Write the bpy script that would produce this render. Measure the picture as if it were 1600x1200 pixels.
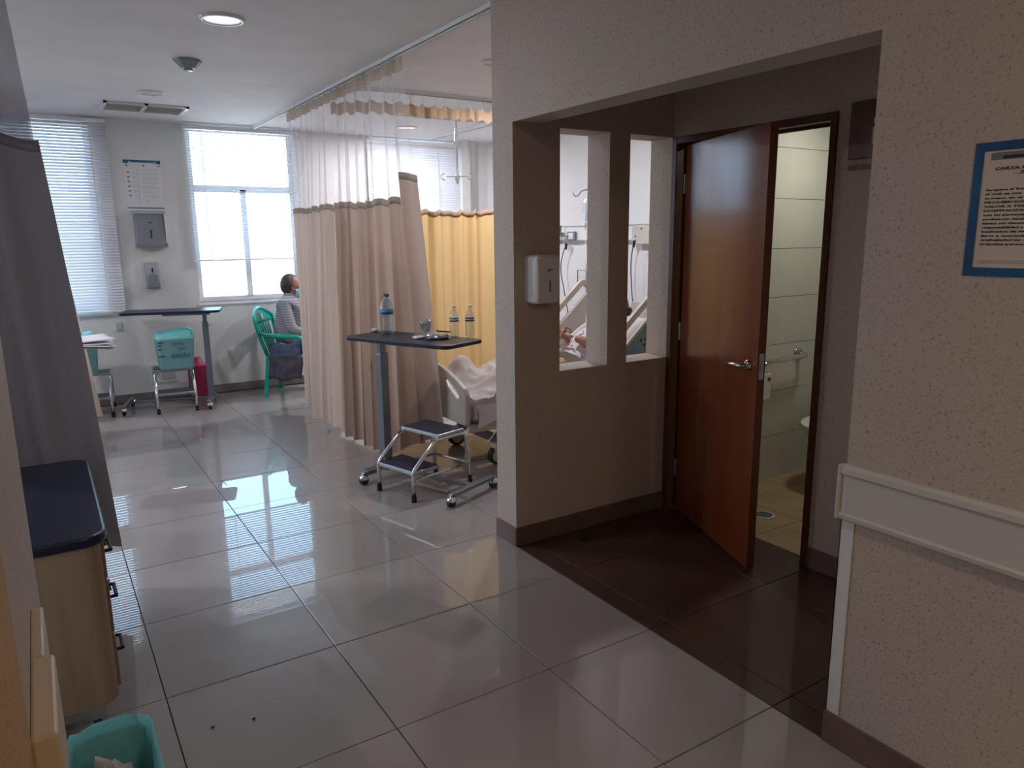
import bpy, bmesh, math, random
from mathutils import Vector, Matrix, noise
random.seed(7)
PI = math.pi
for o in list(bpy.data.objects): bpy.data.objects.remove(o, do_unlink=True)
S = bpy.context.scene; COL = S.collection
V = Vector

# ------------------------------------------------------------ camera, world, exposure
CAM_H = 1.5807
yaw, pit, rol = 0.5681, -0.1978, -0.0107
f = V((math.sin(yaw)*math.cos(pit), math.cos(yaw)*math.cos(pit), math.sin(pit)))
rt = V((math.cos(yaw), -math.sin(yaw), 0)); up = rt.cross(f)
c_, s_ = math.cos(rol), math.sin(rol)
r2 = rt*c_ + up*s_; u2 = up*c_ - rt*s_
cd = bpy.data.cameras.new('camera'); cam = bpy.data.objects.new('camera', cd); COL.objects.link(cam)
m4 = Matrix((r2, u2, -f)).transposed().to_4x4(); m4.translation = V((0, 0, CAM_H)); cam.matrix_world = m4
cd.sensor_width = 36; cd.lens = 1149.6/1600*36; cd.clip_start = 0.02
S.camera = cam
W = bpy.data.worlds.new('world'); S.world = W; W.use_nodes = True
bg = W.node_tree.nodes['Background']; bg.inputs[0].default_value = (0.43, 0.71, 1.0, 1); bg.inputs[1].default_value = 7.8
S.view_settings.view_transform = 'Standard'; S.view_settings.look = 'None'
S.view_settings.gamma = 1; S.view_settings.use_curve_mapping = False; S.view_settings.exposure = -0.06

sd = bpy.data.lights.new('added_sun', 'SUN'); sd.energy = 28; sd.angle = .01; sd.color = (1, .94, .90)
added_sun = bpy.data.objects.new('added_sun', sd); COL.objects.link(added_sun); added_sun.rotation_euler = (math.radians(38), 0, math.radians(12))   # added high behind the building; ground bounce brightens the eave

def area(name, loc, rot, size, power, col, shape='DISK', sy=None, spread=PI):
    d = bpy.data.lights.new(name, 'AREA'); d.shape = shape; d.size = size
    if sy: d.shape = 'RECTANGLE'; d.size_y = sy
    d.energy = power; d.color = col; d.spread = spread
    o = bpy.data.objects.new(name, d); COL.objects.link(o); o.location = loc; o.rotation_euler = rot
    return o
# lamps of the room: corridor downlights (warm), bathroom lamp; portals in the windows
area('corridor_lamp_light', (0.9, -.5, 2.66), (0, 0, 0), 0.18, 9.5, (1, .77, .60))
area('corridor_lamp_light', (0.9, -1.6, 2.66), (0, 0, 0), 0.18, 9.5, (1, .77, .60))
area('bathroom_lamp_light', (3.95, 2.45, 2.35), (0, 0, 0), 0.25, 7.5, (1, .97, .84))
for lx, ly, lp in ((.96, 4.25, 8), (-1.6, 4.6, 40), (-1.6, 6.8, 54), (3.4, 4.9, 32), (3.4, 7.3, 46)):  # first is the visible ceiling light; the bay lamps are added fill
    area('ward_and_added_light', (lx, ly, 2.675), (0, 0, 0), 0.18, lp, (.97, .945, 1))
for cx, cz, sx, sz in ((-2.2, 1.8, 1.6, 1.75), (-0.2, 1.8, 1.5, 1.8), (1.91, 1.8, 1.06, 1.75), (3.8, 1.8, 1.1, 1.7)):
    p = area('window_portal', (cx, 8.30, cz), (-PI/2, 0, 0), sx, 1, (1, 1, 1), sy=sz); p.data.cycles.is_portal = True

# ------------------------------------------------------------ materials
def mat(name, col, rough=.5, metal=0., spec=.5, coat=0., coat_r=.03, alpha=1., trans=0., emis=None, es=0., subs=0.):
    m = bpy.data.materials.new(name); m.use_nodes = True
    b = m.node_tree.nodes['Principled BSDF']; I = b.inputs; I['IOR'].default_value = 1.45
    I['Base Color'].default_value = (*col, 1); I['Roughness'].default_value = rough; I['Metallic'].default_value = metal
    I['Specular IOR Level'].default_value = spec; I['Coat Weight'].default_value = coat; I['Coat Roughness'].default_value = coat_r
    I['Alpha'].default_value = alpha; I['Transmission Weight'].default_value = trans
    if emis: I['Emission Color'].default_value = (*emis, 1); I['Emission Strength'].default_value = es
    return m
def N(m, t, **k):
    n = m.node_tree.nodes.new(t)
    for a, b in k.items(): setattr(n, a, b)
    return n
def L(m, a, b): m.node_tree.links.new(a, b)
def noisy(m, c1, c2, scale=8, stretch=(1, 1, 1), lo=.35, hi=.65, bump=0., bscale=None, detail=4):
    """procedural colour variation between c1 and c2, optional bump"""
    b = m.node_tree.nodes['Principled BSDF']
    tc = N(m, 'ShaderNodeTexCoord'); mp = N(m, 'ShaderNodeMapping'); mp.inputs['Scale'].default_value = stretch
    L(m, tc.outputs['Object'], mp.inputs[0])
    n = N(m, 'ShaderNodeTexNoise'); n.inputs['Scale'].default_value = scale; n.inputs['Detail'].default_value = detail
    L(m, mp.outputs[0], n.inputs['Vector'])
    r = N(m, 'ShaderNodeValToRGB'); r.color_ramp.elements[0].position = lo; r.color_ramp.elements[1].position = hi
    r.color_ramp.elements[0].color = (*c1, 1); r.color_ramp.elements[1].color = (*c2, 1)
    L(m, n.outputs['Fac'], r.inputs[0]); L(m, r.outputs[0], b.inputs['Base Color'])
    if bump:
        n2 = n
        if bscale:
            n2 = N(m, 'ShaderNodeTexNoise'); n2.inputs['Scale'].default_value = bscale; n2.inputs['Detail'].default_value = 3
            L(m, mp.outputs[0], n2.inputs['Vector'])
        bp = N(m, 'ShaderNodeBump'); bp.inputs['Strength'].default_value = bump; bp.inputs['Distance'].default_value = .004
        L(m, n2.outputs['Fac'], bp.inputs['Height']); L(m, bp.outputs[0], b.inputs['Normal'])
    return m
def wall_mat(name, base, fleck):
    m = mat(name, base, .62, spec=.3); b = m.node_tree.nodes['Principled BSDF']
    tc = N(m, 'ShaderNodeTexCoord')
    n = N(m, 'ShaderNodeTexNoise'); n.inputs['Scale'].default_value = 105; n.inputs['Detail'].default_value = 3; n.inputs['Roughness'].default_value = .6
    L(m, tc.outputs['Object'], n.inputs['Vector'])
    r = N(m, 'ShaderNodeValToRGB'); r.color_ramp.elements[0].position = .30; r.color_ramp.elements[1].position = .44
    r.color_ramp.elements[0].color = (*fleck, 1); r.color_ramp.elements[1].color = (*base, 1)
    L(m, n.outputs['Fac'], r.inputs[0])
    n2 = N(m, 'ShaderNodeTexNoise'); n2.inputs['Scale'].default_value = 2.2; n2.inputs['Detail'].default_value = 2
    L(m, tc.outputs['Object'], n2.inputs['Vector'])
    mx = N(m, 'ShaderNodeMix', data_type='RGBA', blend_type='MULTIPLY'); mx.inputs[0].default_value = .12
    L(m, r.outputs[0], mx.inputs[6]); L(m, n2.outputs['Color'], mx.inputs[7]); L(m, mx.outputs[2], b.inputs['Base Color'])
    bp = N(m, 'ShaderNodeBump'); bp.inputs['Strength'].default_value = .35; bp.inputs['Distance'].default_value = .003
    L(m, n.outputs['Fac'], bp.inputs['Height']); L(m, bp.outputs[0], b.inputs['Normal'])
    return m
def cloth(name, col, trans=.35, alpha=1., weave=0.):
    """cloth that lets some light through; alpha < 1 for netting"""
    m = bpy.data.materials.new(name); m.use_nodes = True; nt = m.node_tree; nt.nodes.clear()
    out = N(m, 'ShaderNodeOutputMaterial'); d = N(m, 'ShaderNodeBsdfDiffuse'); t = N(m, 'ShaderNodeBsdfTranslucent')
    d.inputs[0].default_value = t.inputs[0].default_value = (*col, 1)
    mx = N(m, 'ShaderNodeMixShader'); mx.inputs[0].default_value = trans
    L(m, d.outputs[0], mx.inputs[1]); L(m, t.outputs[0], mx.inputs[2]); last = mx
    if weave:
        tc = N(m, 'ShaderNodeTexCoord'); n = N(m, 'ShaderNodeTexNoise'); n.inputs['Scale'].default_value = 220
        L(m, tc.outputs['Object'], n.inputs['Vector'])
        bp = N(m, 'ShaderNodeBump'); bp.inputs['Strength'].default_value = weave; bp.inputs['Distance'].default_value = .001
        L(m, n.outputs['Fac'], bp.inputs['Height']); L(m, bp.outputs[0], d.inputs['Normal'])
    if alpha < 1:
        tr = N(m, 'ShaderNodeBsdfTransparent'); m2 = N(m, 'ShaderNodeMixShader'); m2.inputs[0].default_value = alpha
        L(m, tr.outputs[0], m2.inputs[1]); L(m, mx.outputs[0], m2.inputs[2]); last = m2
    L(m, last.outputs[0], out.inputs[0])
    return m
def glass(name, tint=(1, 1, 1), refl=.08, rough=.02):
    m = bpy.data.materials.new(name); m.use_nodes = True; nt = m.node_tree; nt.nodes.clear()
    out = N(m, 'ShaderNodeOutputMaterial'); t = N(m, 'ShaderNodeBsdfTransparent'); t.inputs[0].default_value = (*tint, 1)
    g = N(m, 'ShaderNodeBsdfGlossy'); g.inputs['Roughness'].default_value = rough
    fr = N(m, 'ShaderNodeLayerWeight'); fr.inputs[0].default_value = .35
    mp = N(m, 'ShaderNodeMath', operation='MULTIPLY_ADD'); mp.inputs[1].default_value = .5; mp.inputs[2].default_value = refl
    L(m, fr.outputs['Facing'], mp.inputs[0])
    mx = N(m, 'ShaderNodeMixShader'); L(m, mp.outputs[0], mx.inputs[0]); L(m, t.outputs[0], mx.inputs[1]); L(m, g.outputs[0], mx.inputs[2])
    L(m, mx.outputs[0], out.inputs[0]); return m

M = {}
M['wall'] = wall_mat('speckled_wall', (.56, .475, .405), (.36, .29, .235))
M['wall_ward'] = wall_mat('ward_wall_paint', (.74, .74, .74), (.70, .70, .70))
M['wall_warm'] = wall_mat('warm_lit_wall', (.56, .37, .16), (.34, .20, .08))  # warm lamp light put into the wall colour
M['ceiling'] = noisy(mat('ceiling_paint', (.62, .62, .62), .8), (.67, .665, .67), (.71, .705, .71), 3)
M['grout'] = mat('dark_grout', (.07, .06, .055), .8)
M['tile'] = noisy(mat('porcelain_tile', (.4, .38, .36), .30, spec=.15, coat=1., coat_r=.004), (.29, .265, .255), (.345, .315, .305), 1.1, lo=.3, hi=.7)
M['tile'].node_tree.nodes['Principled BSDF'].inputs['Coat IOR'].default_value = 1.42
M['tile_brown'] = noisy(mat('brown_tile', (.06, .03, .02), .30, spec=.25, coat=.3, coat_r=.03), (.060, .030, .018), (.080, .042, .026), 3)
M['tile_tan'] = noisy(mat('tan_tile', (.42, .30, .17), .35), (.36, .26, .15), (.44, .33, .20), 5)
M['tile_wall'] = noisy(mat('wall_tile', (.72, .70, .64), .25, spec=.4), (.60, .61, .55), (.64, .65, .59), 4)
M['base_grey'] = noisy(mat('baseboard_grey', (.20, .17, .17), .35), (.19, .16, .16), (.24, .21, .21), 6)
M['base_brown'] = noisy(mat('baseboard_brown', (.15, .09, .075), .35), (.14, .085, .07), (.18, .115, .10), 6)
M['white_pl'] = mat('white_plastic', (.72, .72, .70), .35)
M['guard'] = noisy(mat('bumper_plastic', (.58, .56, .51), .4), (.57, .55, .50), (.60, .58, .53), 2)
M['guard_tan'] = mat('bumper_tan', (.60, .48, .32), .4)
M['wood_door'] = noisy(mat('reddish_wood_veneer', (.25, .09, .04), .30, spec=.5, coat=.45, coat_r=.16), (.185, .045, .015), (.235, .062, .022), 2.5, (5, 5, .4), .3, .7)
M['wood_dark'] = noisy(mat('dark_wood', (.11, .045, .02), .4), (.085, .030, .012), (.12, .046, .018), 4, (8, 8, .6))
M['wood_brown'] = noisy(mat('brown_laminate', (.30, .22, .15), .45), (.24, .17, .11), (.34, .25, .165), 3, (4, 4, .4))
M['navy'] = noisy(mat('navy_laminate', (.014, .020, .045), .34, spec=.4), (.011, .016, .036), (.016, .023, .050), 20)
M['chrome'] = mat('chrome', (.72, .72, .74), .16, 1.)
M['steel'] = mat('brushed_steel', (.45, .46, .48), .32, 1.)
M['steel_dk'] = mat('painted_steel', (.20, .22, .26), .35, .7)
M['black'] = mat('black_rubber', (.015, .015, .017), .5)
M['blackcord'] = mat('black_cord', (.02, .02, .022), .5)
M['alu'] = mat('window_aluminium', (.86, .88, .90), .4)
M['slat'] = cloth('blind_slat', (.78, .80, .84), .10)
M['glass'] = glass('window_glass', (.97, .985, 1.), .02)
M['fab'] = cloth('beige_curtain', (.50, .40, .34), .36, weave=.3)
M['fab_far'] = cloth('pale_beige_curtain', (.60, .51, .44), .30, weave=.3)
M['fab_grey'] = cloth('grey_brown_curtain', (.30, .28, .30), .06, weave=.3)
M['fab_yel'] = cloth('backlit_yellow_curtain', (.80, .55, .26), .45, weave=.3)  # yellow of daylight shining through the cloth is put into its colour
M['net'] = cloth('curtain_netting', (.62, .62, .64), .45, .30)
M['net_grey'] = cloth('curtain_netting_dense', (.26, .25, .28), .20, .70)
M['net_thin'] = cloth('thin_netting', (.7, .7, .7), .45, .10)
M['tape'] = cloth('curtain_tape', (.58, .50, .42), .2)
M['hem_grey'] = cloth('grey_hem', (.27, .25, .27), .05)
M['tape_br'] = cloth('brown_curtain_tape', (.52, .36, .24), .2)
M['sheet'] = cloth('bed_sheet', (.66, .60, .58), .12)
M['sheet_w'] = cloth('white_sheet', (.70, .68, .70), .12)
M['bed_pl'] = noisy(mat('bed_plastic', (.50, .46, .40), .4), (.48, .44, .38), (.53, .49, .43), 3)
M['panel_gr'] = mat('control_panel', (.14, .21, .20), .35)
M['panel_bl'] = mat('panel_blue', (.10, .20, .42), .4)
M['skin'] = noisy(mat('skin', (.38, .20, .14), .5), (.32, .15, .10), (.42, .23, .17), 9)
M['hair'] = noisy(mat('dark_hair', (.02, .016, .016), .5), (.012, .01, .01), (.04, .03, .03), 30, (6, 6, 1))
M['hair_br'] = noisy(mat('brown_hair', (.06, .04, .04), .6), (.03, .02, .022), (.09, .06, .055), 30, (6, 6, 1))
M['mask'] = cloth('blue_mask', (.35, .66, .85), .2)
M['teal'] = noisy(mat('teal_plastic', (.10, .55, .55), .35), (.20, .68, .68), (.28, .78, .76), 3)
M['tealbin'] = cloth('teal_translucent', (.36, .68, .72), .3)
M['green_pl'] = mat('green_chair_plastic', (.0, .33, .25), .3)
M['red_pl'] = mat('magenta_plastic', (.38, .03, .09), .4)
M['paper'] = mat('paper', (.72, .72, .74), .7)
M['paper2'] = mat('notice_paper', (.62, .55, .48), .7)
M['bluetape'] = noisy(mat('blue_tape', (.01, .12, .35), .35), (.006, .065, .19), (.010, .10, .26), 12)
M['ink'] = mat('ink', (.02, .02, .025), .6)
M['ink_gr'] = mat('grey_ink', (.25, .30, .36), .6)
M['teal_ink'] = mat('teal_ink', (.02, .14, .24), .6)
M['steel_mid'] = mat('grey_blue_plastic', (.24, .29, .33), .5)
M['grey_disp'] = mat('smoke_grey_plastic', (.22, .24, .27), .3)
M['grey_lt'] = mat('light_grey_plastic', (.42, .45, .49), .4)
M['ceramic'] = mat('ceramic', (.85, .84, .80), .12)
M['lampglow'] = mat('lamp_diffuser', (.9, .9, .9), .4, emis=(.96, .97, 1.), es=.62)
M['lampwarm'] = mat('lamp_diffuser_warm', (.9, .9, .9), .4, emis=(1, .86, .66), es=3.)
M['lampoff'] = mat('lamp_diffuser_off', (.60, .60, .62), .4)
M['water'] = glass('clear_bottle', (.90, .93, .94), .10, .05)
M['waterblue'] = glass('clear_blue_bottle', (.80, .90, .96), .12, .05)
M['capblue'] = mat('blue_cap', (.02, .12, .25), .4)
M['labelblue'] = mat('blue_label', (.04, .22, .42), .4)
M['labelgreen'] = mat('green_label', (.02, .20, .14), .4)
M['labelwine'] = mat('dark_label', (.10, .10, .13), .4)
M['plasticbag'] = glass('plastic_film', (.80, .80, .82), .22, .25)
M['liner'] = cloth('teal_bag_liner', (.34, .78, .82), .45)
M['bagwhite'] = cloth('white_bag', (.66, .62, .56), .3, .82)
M['greyfoil'] = mat('grey_foil', (.20, .22, .22), .3, .3)
M['outside'] = mat('outside_ground', (.62, .56, .50), .9)
M['eave'] = mat('eave_paint', (.88, .76, .68), .8)

def gown():
    m = mat('patterned_gown', (.6, .6, .6), .8); b = m.node_tree.nodes['Principled BSDF']
    tc = N(m, 'ShaderNodeTexCoord'); v = N(m, 'ShaderNodeTexVoronoi'); v.inputs['Scale'].default_value = 26
    L(m, tc.outputs['Object'], v.inputs['Vector'])
    r = N(m, 'ShaderNodeValToRGB'); e = r.color_ramp.elements
    e[0].position = .22; e[0].color = (.16, .12, .26, 1); e[1].position = .34; e[1].color = (.60, .57, .60, 1)
    L(m, v.outputs['Distance'], r.inputs[0]); L(m, r.outputs[0], b.inputs['Base Color']); return m
M['gown'] = gown()
def stripes(name, a, b_, sc):
    m = mat(name, a, .85); b = m.node_tree.nodes['Principled BSDF']
    tc = N(m, 'ShaderNodeTexCoord'); w = N(m, 'ShaderNodeTexWave'); w.bands_direction = 'Z'; w.inputs['Scale'].default_value = sc; w.inputs['Distortion'].default_value = .6
    L(m, tc.outputs['Object'], w.inputs['Vector'])
    r = N(m, 'ShaderNodeValToRGB'); e = r.color_ramp.elements
    e[0].position = .4; e[0].color = (*a, 1); e[1].position = .75; e[1].color = (*b_, 1)
    L(m, w.outputs['Fac'], r.inputs[0]); L(m, r.outputs[0], b.inputs['Base Color']); return m
M['sweater'] = stripes('striped_sweater', (.22, .23, .28), (.36, .36, .40), 12)
M['jeans'] = noisy(mat('denim', (.06, .09, .17), .8), (.05, .08, .15), (.09, .13, .22), 20)
M['skirt'] = noisy(mat('dark_bag_cloth', (.05, .05, .07), .8), (.04, .04, .06), (.08, .07, .09), 12)
M['navycloth'] = mat('navy_cloth', (.03, .05, .16), .8)

# ------------------------------------------------------------ builders
class B:
    def __init__(s): s.v = []; s.f = []
    def add(s, vs, fs):
        n = len(s.v); s.v += [V(p) for p in vs]; s.f += [tuple(i+n for i in q) for q in fs]; return s
    def box(s, lo, hi, M_=None):
        x0, y0, z0 = lo; x1, y1, z1 = hi
        vs = [V(p) for p in ((x0,y0,z0),(x1,y0,z0),(x1,y1,z0),(x0,y1,z0),(x0,y0,z1),(x1,y0,z1),(x1,y1,z1),(x0,y1,z1))]
        if M_: vs = [M_ @ p for p in vs]
        return s.add(vs, [(0,3,2,1),(4,5,6,7),(0,1,5,4),(1,2,6,5),(2,3,7,6),(3,0,4,7)])
    def tube(s, pts, r, n=8, cap=True, closed=False):
        pts = [V(p) for p in pts]; rs = r if isinstance(r, (list, tuple)) else [r]*len(pts)
        vs = []; fs = []; K = len(pts); ref = None
        for i, p in enumerate(pts):
            if closed: t = pts[(i+1) % K]-pts[i-1]
            else: t = pts[min(i+1, K-1)]-pts[max(i-1, 0)]
            t.normalize()
            if ref is None: ref = t.orthogonal().normalized()
            ref = (ref - t*ref.dot(t)).normalized(); b = t.cross(ref)
            for k in range(n):
                a = 2*PI*k/n; vs.append(p+(ref*math.cos(a)+b*math.sin(a))*rs[i])
        for i in range(K if closed else K-1):
            j = (i+1) % K
            for k in range(n): fs.append((i*n+k, i*n+(k+1) % n, j*n+(k+1) % n, j*n+k))
        if cap and not closed: fs += [tuple(range(n))[::-1], tuple((K-1)*n+k for k in range(n))]
        return s.add(vs, fs)
    def lathe(s, prof, n=20, c=(0, 0, 0), M_=None):
        vs = []; fs = []
        for r, z in prof:
            for k in range(n):
                a = 2*PI*k/n; p = V((c[0]+r*math.cos(a), c[1]+r*math.sin(a), c[2]+z)); vs.append(M_ @ p if M_ else p)
        for i in range(len(prof)-1):
            for k in range(n): fs.append((i*n+k, i*n+(k+1) % n, (i+1)*n+(k+1) % n, (i+1)*n+k))
        if prof[0][0] > 1e-5: fs.append(tuple(range(n))[::-1])
        if prof[-1][0] > 1e-5: fs.append(tuple((len(prof)-1)*n+k for k in range(n)))
        return s.add(vs, fs)
    def prism(s, poly, z0, z1, M_=None):
        n = len(poly); vs = [V((x, y, z0)) for x, y in poly]+[V((x, y, z1)) for x, y in poly]
        if M_: vs = [M_ @ p for p in vs]
        return s.add(vs, [tuple(range(n))[::-1], tuple(range(n, 2*n))]+[(i, (i+1) % n, n+(i+1) % n, n+i) for i in range(n)])
    def ring(s, outer, inner, z0, z1, M_=None):
        """plate with a hole: outer and inner loops with equal counts"""
        n = len(outer); vs = []
        for z in (z0, z1):
            vs += [V((x, y, z)) for x, y in outer]+[V((x, y, z)) for x, y in inner]
        if M_: vs = [M_ @ p for p in vs]
        fs = []
        for i in range(n):
            j = (i+1) % n
            fs += [(i, n+i, n+j, j), (2*n+i, 2*n+j, 3*n+j, 3*n+i), (i, j, 2*n+j, 2*n+i), (n+i, 3*n+i, 3*n+j, n+j)]
        return s.add(vs, fs)
    def grid(s, fn, nu, nv):
        vs = [fn(i/nu, j/nv) for j in range(nv+1) for i in range(nu+1)]
        return s.add(vs, [(j*(nu+1)+i, j*(nu+1)+i+1, (j+1)*(nu+1)+i+1, (j+1)*(nu+1)+i) for j in range(nv) for i in range(nu)])
def rrect(w, h, r, n=5, cx=0, cy=0):
    o = []
    for qx, qy, a0 in ((1, 1, 0), (-1, 1, 90), (-1, -1, 180), (1, -1, 270)):
        for k in range(n+1):
            a = math.radians(a0+90*k/n); o.append((cx+qx*(w/2-r)+r*math.cos(a), cy+qy*(h/2-r)+r*math.sin(a)))
    return o
WM = {}
def setp(o, label=None, cat=None, group=None, kind=None):
    for k, v in (('label', label), ('category', cat), ('group', group), ('kind', kind)):
        if v: o[k] = v
    return o
def thing(name, label, cat, loc=(0, 0, 0), rz=0., group=None, kind=None):
    o = bpy.data.objects.new(name, None); COL.objects.link(o); o.empty_display_size = .1
    o.location = loc; o.rotation_euler = (0, 0, rz); WM[o.name] = Matrix.Translation(V(loc)) @ Matrix.Rotation(rz, 4, 'Z')
    return setp(o, label, cat, group, kind)
def obj(name, b, m, parent=None, local=False, smooth=False, bevel=0., solid=0., sub=0, angle=None, loc=None):
    """link builder b as one mesh object; geometry is in world space unless local"""
    me = bpy.data.meshes.new(name)
    vs = b.v
    T = Matrix.Identity(4)
    if parent is not None:
        T = WM.get(parent.name, T)
        if not local: Ti = T.inverted(); vs = [Ti @ p for p in vs]
    elif loc is not None: vs = [p-V(loc) for p in vs]
    me.from_pydata([tuple(p) for p in vs], [], b.f); me.validate(); me.update()
    bm = bmesh.new(); bm.from_mesh(me); bmesh.ops.remove_doubles(bm, verts=bm.verts, dist=1e-5) if smooth else None
    if not solid or True: bmesh.ops.recalc_face_normals(bm, faces=bm.faces)
    bm.to_mesh(me); bm.free()
    me.materials.append(M[m] if isinstance(m, str) else m)
    if smooth: me.shade_smooth()
    o = bpy.data.objects.new(name, me); COL.objects.link(o)
    if parent is not None: o.parent = parent; WM[o.name] = T
    elif loc is not None: o.location = loc; WM[o.name] = Matrix.Translation(V(loc))
    if solid: md = o.modifiers.new('thickness', 'SOLIDIFY'); md.thickness = solid; md.offset = 0
    if bevel: md = o.modifiers.new('bevel', 'BEVEL'); md.width = bevel; md.segments = 2; md.limit_method = 'ANGLE'; md.angle_limit = .6
    if sub: md = o.modifiers.new('sub', 'SUBSURF'); md.levels = sub; md.render_levels = sub
    if angle: 
        try: me.set_sharp_from_angle(angle=angle)
        except Exception: pass
    return o
def inst(src, name, parent, loc, rot=(0, 0, 0)):
    o = bpy.data.objects.new(name, src.data); COL.objects.link(o); o.parent = parent; o.location = loc; o.rotation_euler = rot
    return o
def copy_tree(o, parent=None):
    c = o.copy(); COL.objects.link(c); c.parent = parent
    for ch in o.children: copy_tree(ch, c)
    return c
def struct(name, b, m, **k): return setp(obj(name, b, m, **k), kind='structure')
def text_mesh(s, size, align='LEFT', bold=.0):
    cu = bpy.data.curves.new('t', 'FONT'); cu.body = s; cu.size = size; cu.align_x = align; cu.offset = bold; cu.space_line = 1.
    cu.resolution_u = 2
    o = bpy.data.objects.new('t', cu); COL.objects.link(o)
    dg = bpy.context.evaluated_depsgraph_get(); me = bpy.data.meshes.new_from_object(o.evaluated_get(dg))
    vs = [v.co.copy() for v in me.vertices]; fs = [tuple(p.vertices) for p in me.polygons]
    bpy.data.objects.remove(o); bpy.data.curves.remove(cu); bpy.data.meshes.remove(me)
    return vs, fs
def text(name, s, size, origin, right, upv, m, parent, align='LEFT', bold=0., width=None):
    vs, fs = text_mesh(s, size, align, bold)
    if width and vs:
        w = max(v.x for v in vs)-min(v.x for v in vs); k = width/w
        for v in vs: v.x *= k
    R_, U_ = V(right).normalized(), V(upv).normalized()
    b = B().add([V(origin)+R_*v.x+U_*v.y for v in vs], fs)
    return obj(name, b, m, parent)

# ------------------------------------------------------------ floor with tiles
TX0, TY0, TW, TD = 0.215-.613*12, 2.02-.6*12, .613, .6
RX = 1.945
g = B().box((-3.6, -3.2, -.12), (6.2, 8.3, -.010))
floor = struct('floor', g, 'grout')
gap = .0016
def tile_proto(w, d, name, m, bev=.0015):
    b = B(); t = .0095
    b.add([(gap, gap, -t), (w-gap, gap, -t), (w-gap, d-gap, -t), (gap, d-gap, -t),
           (gap, gap, -bev), (w-gap, gap, -bev), (w-gap, d-gap, -bev), (gap, d-gap, -bev),
           (gap+bev, gap+bev, 0), (w-gap-bev, gap+bev, 0), (w-gap-bev, d-gap-bev, 0), (gap+bev, d-gap-bev, 0)],
          [(0,3,2,1), (0,1,5,4), (1,2,6,5), (2,3,7,6), (3,0,4,7), (4,5,9,8), (5,6,10,9), (6,7,11,10), (7,4,8,11), (8,9,10,11)])
    me = bpy.data.meshes.new(name); me.from_pydata([tuple(p) for p in b.v], [], b.f); me.update(); me.materials.append(M[m]); return me
pw = {}
def put_tile(x0, y0, x1, y1, m, parent=floor, name='floor_tile'):
    k = (round(x1-x0, 3), round(y1-y0, 3), m)
    if k not in pw: pw[k] = tile_proto(x1-x0, y1-y0, 'floor_tile', m)
    o = bpy.data.objects.new(name, pw[k]); COL.objects.link(o); o.parent = parent; o.location = (x0, y0, random.uniform(-.0004, .0004))
    o.rotation_euler = (random.uniform(-.0012, .0012), random.uniform(-.0012, .0012), 0)
for i in range(30):
    for j in range(30):
        x0 = TX0+TW*i; y0 = TY0+TD*j; x1 = x0+TW; y1 = y0+TD
        if x0 < -1.7 or x1 > 5.0 or y1 > 8.6 or y0 < -.5: continue
        if y0 < 3.0:
            if x0 >= RX: continue
            x1 = min(x1, RX)
            if x1-x0 < .05: continue
        else: x1 = min(x1, 4.83)
        y1 = min(y1, 8.08)
        if y0 < 1.9 and x0 < -.8: continue
        put_tile(x0, y0, x1, y1, 'tile')
# tiles of the strip y 3.0-3.2 under the pillar end are covered by the tiles above; brown tiles of the recess
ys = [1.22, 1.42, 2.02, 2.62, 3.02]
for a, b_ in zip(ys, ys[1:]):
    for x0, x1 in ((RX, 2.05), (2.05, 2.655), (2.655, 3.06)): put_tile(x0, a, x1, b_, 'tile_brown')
for i in range(6):
    for j in range(5):
        x0 = 3.06+.4*i; y0 = 1.22+.4*j; put_tile(x0, y0, min(x0+.4, 5.2), min(y0+.4, 3.01), 'tile_tan')

# ------------------------------------------------------------ shell
CZ = 2.70; WY = 8.08
struct('ceiling', B().box((-3.6, -3.2, CZ), (6.2, 8.3, CZ+.1)), 'ceiling')
def wall_y(name, x0, x1, y0, y1, holes, m, z1=CZ):
    """wall spanning x0..x1 with rectangular holes (xa, xb, za, zb)"""
    b = B(); xs = x0
    for xa, xb, za, zb in sorted(holes):
        if xa > xs: b.box((xs, y0, 0), (xa, y1, z1))
        if za > 0: b.box((xa, y0, 0), (xb, y1, za))
        if zb < z1: b.box((xa, y0, zb), (xb, y1, z1))
        xs = xb
    if xs < x1: b.box((xs, y0, 0), (x1, y1, z1))
    return struct(name, b, m)
W0 = (-3.2, -1.3, .95, 2.685); W1 = (-1.0, .56, .905, 2.66); W2 = (1.385, 2.44, .95, 2.685); W3 = (3.3, 4.37, .95, 2.685)  # W0 is an unseen window added to let in more daylight
wall_y('wall_window', -3.5, 5.0, WY, WY+.22, [W0, W1, W2, W3], 'wall_ward')
struct('wall_headboard', B().box((4.83, 3.2, 0), (5.0, WY, CZ)), 'wall_ward')
wall_y('wall_partition', RX, 5.35, 3.02, 3.2, [(2.22, 2.535, .897, 2.095), (2.672, 2.985, .897, 2.095)], 'wall')
struct('wall_header', B().box((RX, 1.22, 2.104), (2.095, 3.02, CZ)), 'wall')
struct('wall_right', B().box((RX, -3.1, 0), (2.095, 1.22, CZ)), 'wall')
struct('wall_recess', B().box((2.095, 1.07, 0), (5.35, 1.22, CZ)), 'wall')
struct('wall_door', B().box((2.98, 1.22, 0), (3.08, 2.035, CZ)).box((2.98, 2.035, 2.094), (3.08, 3.02, CZ)), 'wall')
struct('wall_left', B().box((-.28, 1.10, 0), (-.08, 1.93, CZ)), 'wall')
struct('wall_left_pier', B().box((-.28, -3.1, 0), (-.0785, 1.10, CZ)), 'wall_warm')
struct('wall_left_return', B().box((-3.5, 1.75, 0), (-.28, 1.93, CZ)), 'wall_ward')
struct('wall_far_left', B().box((-3.6, 1.75, 0), (-3.5, 8.3, CZ)), 'wall_ward')
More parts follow.
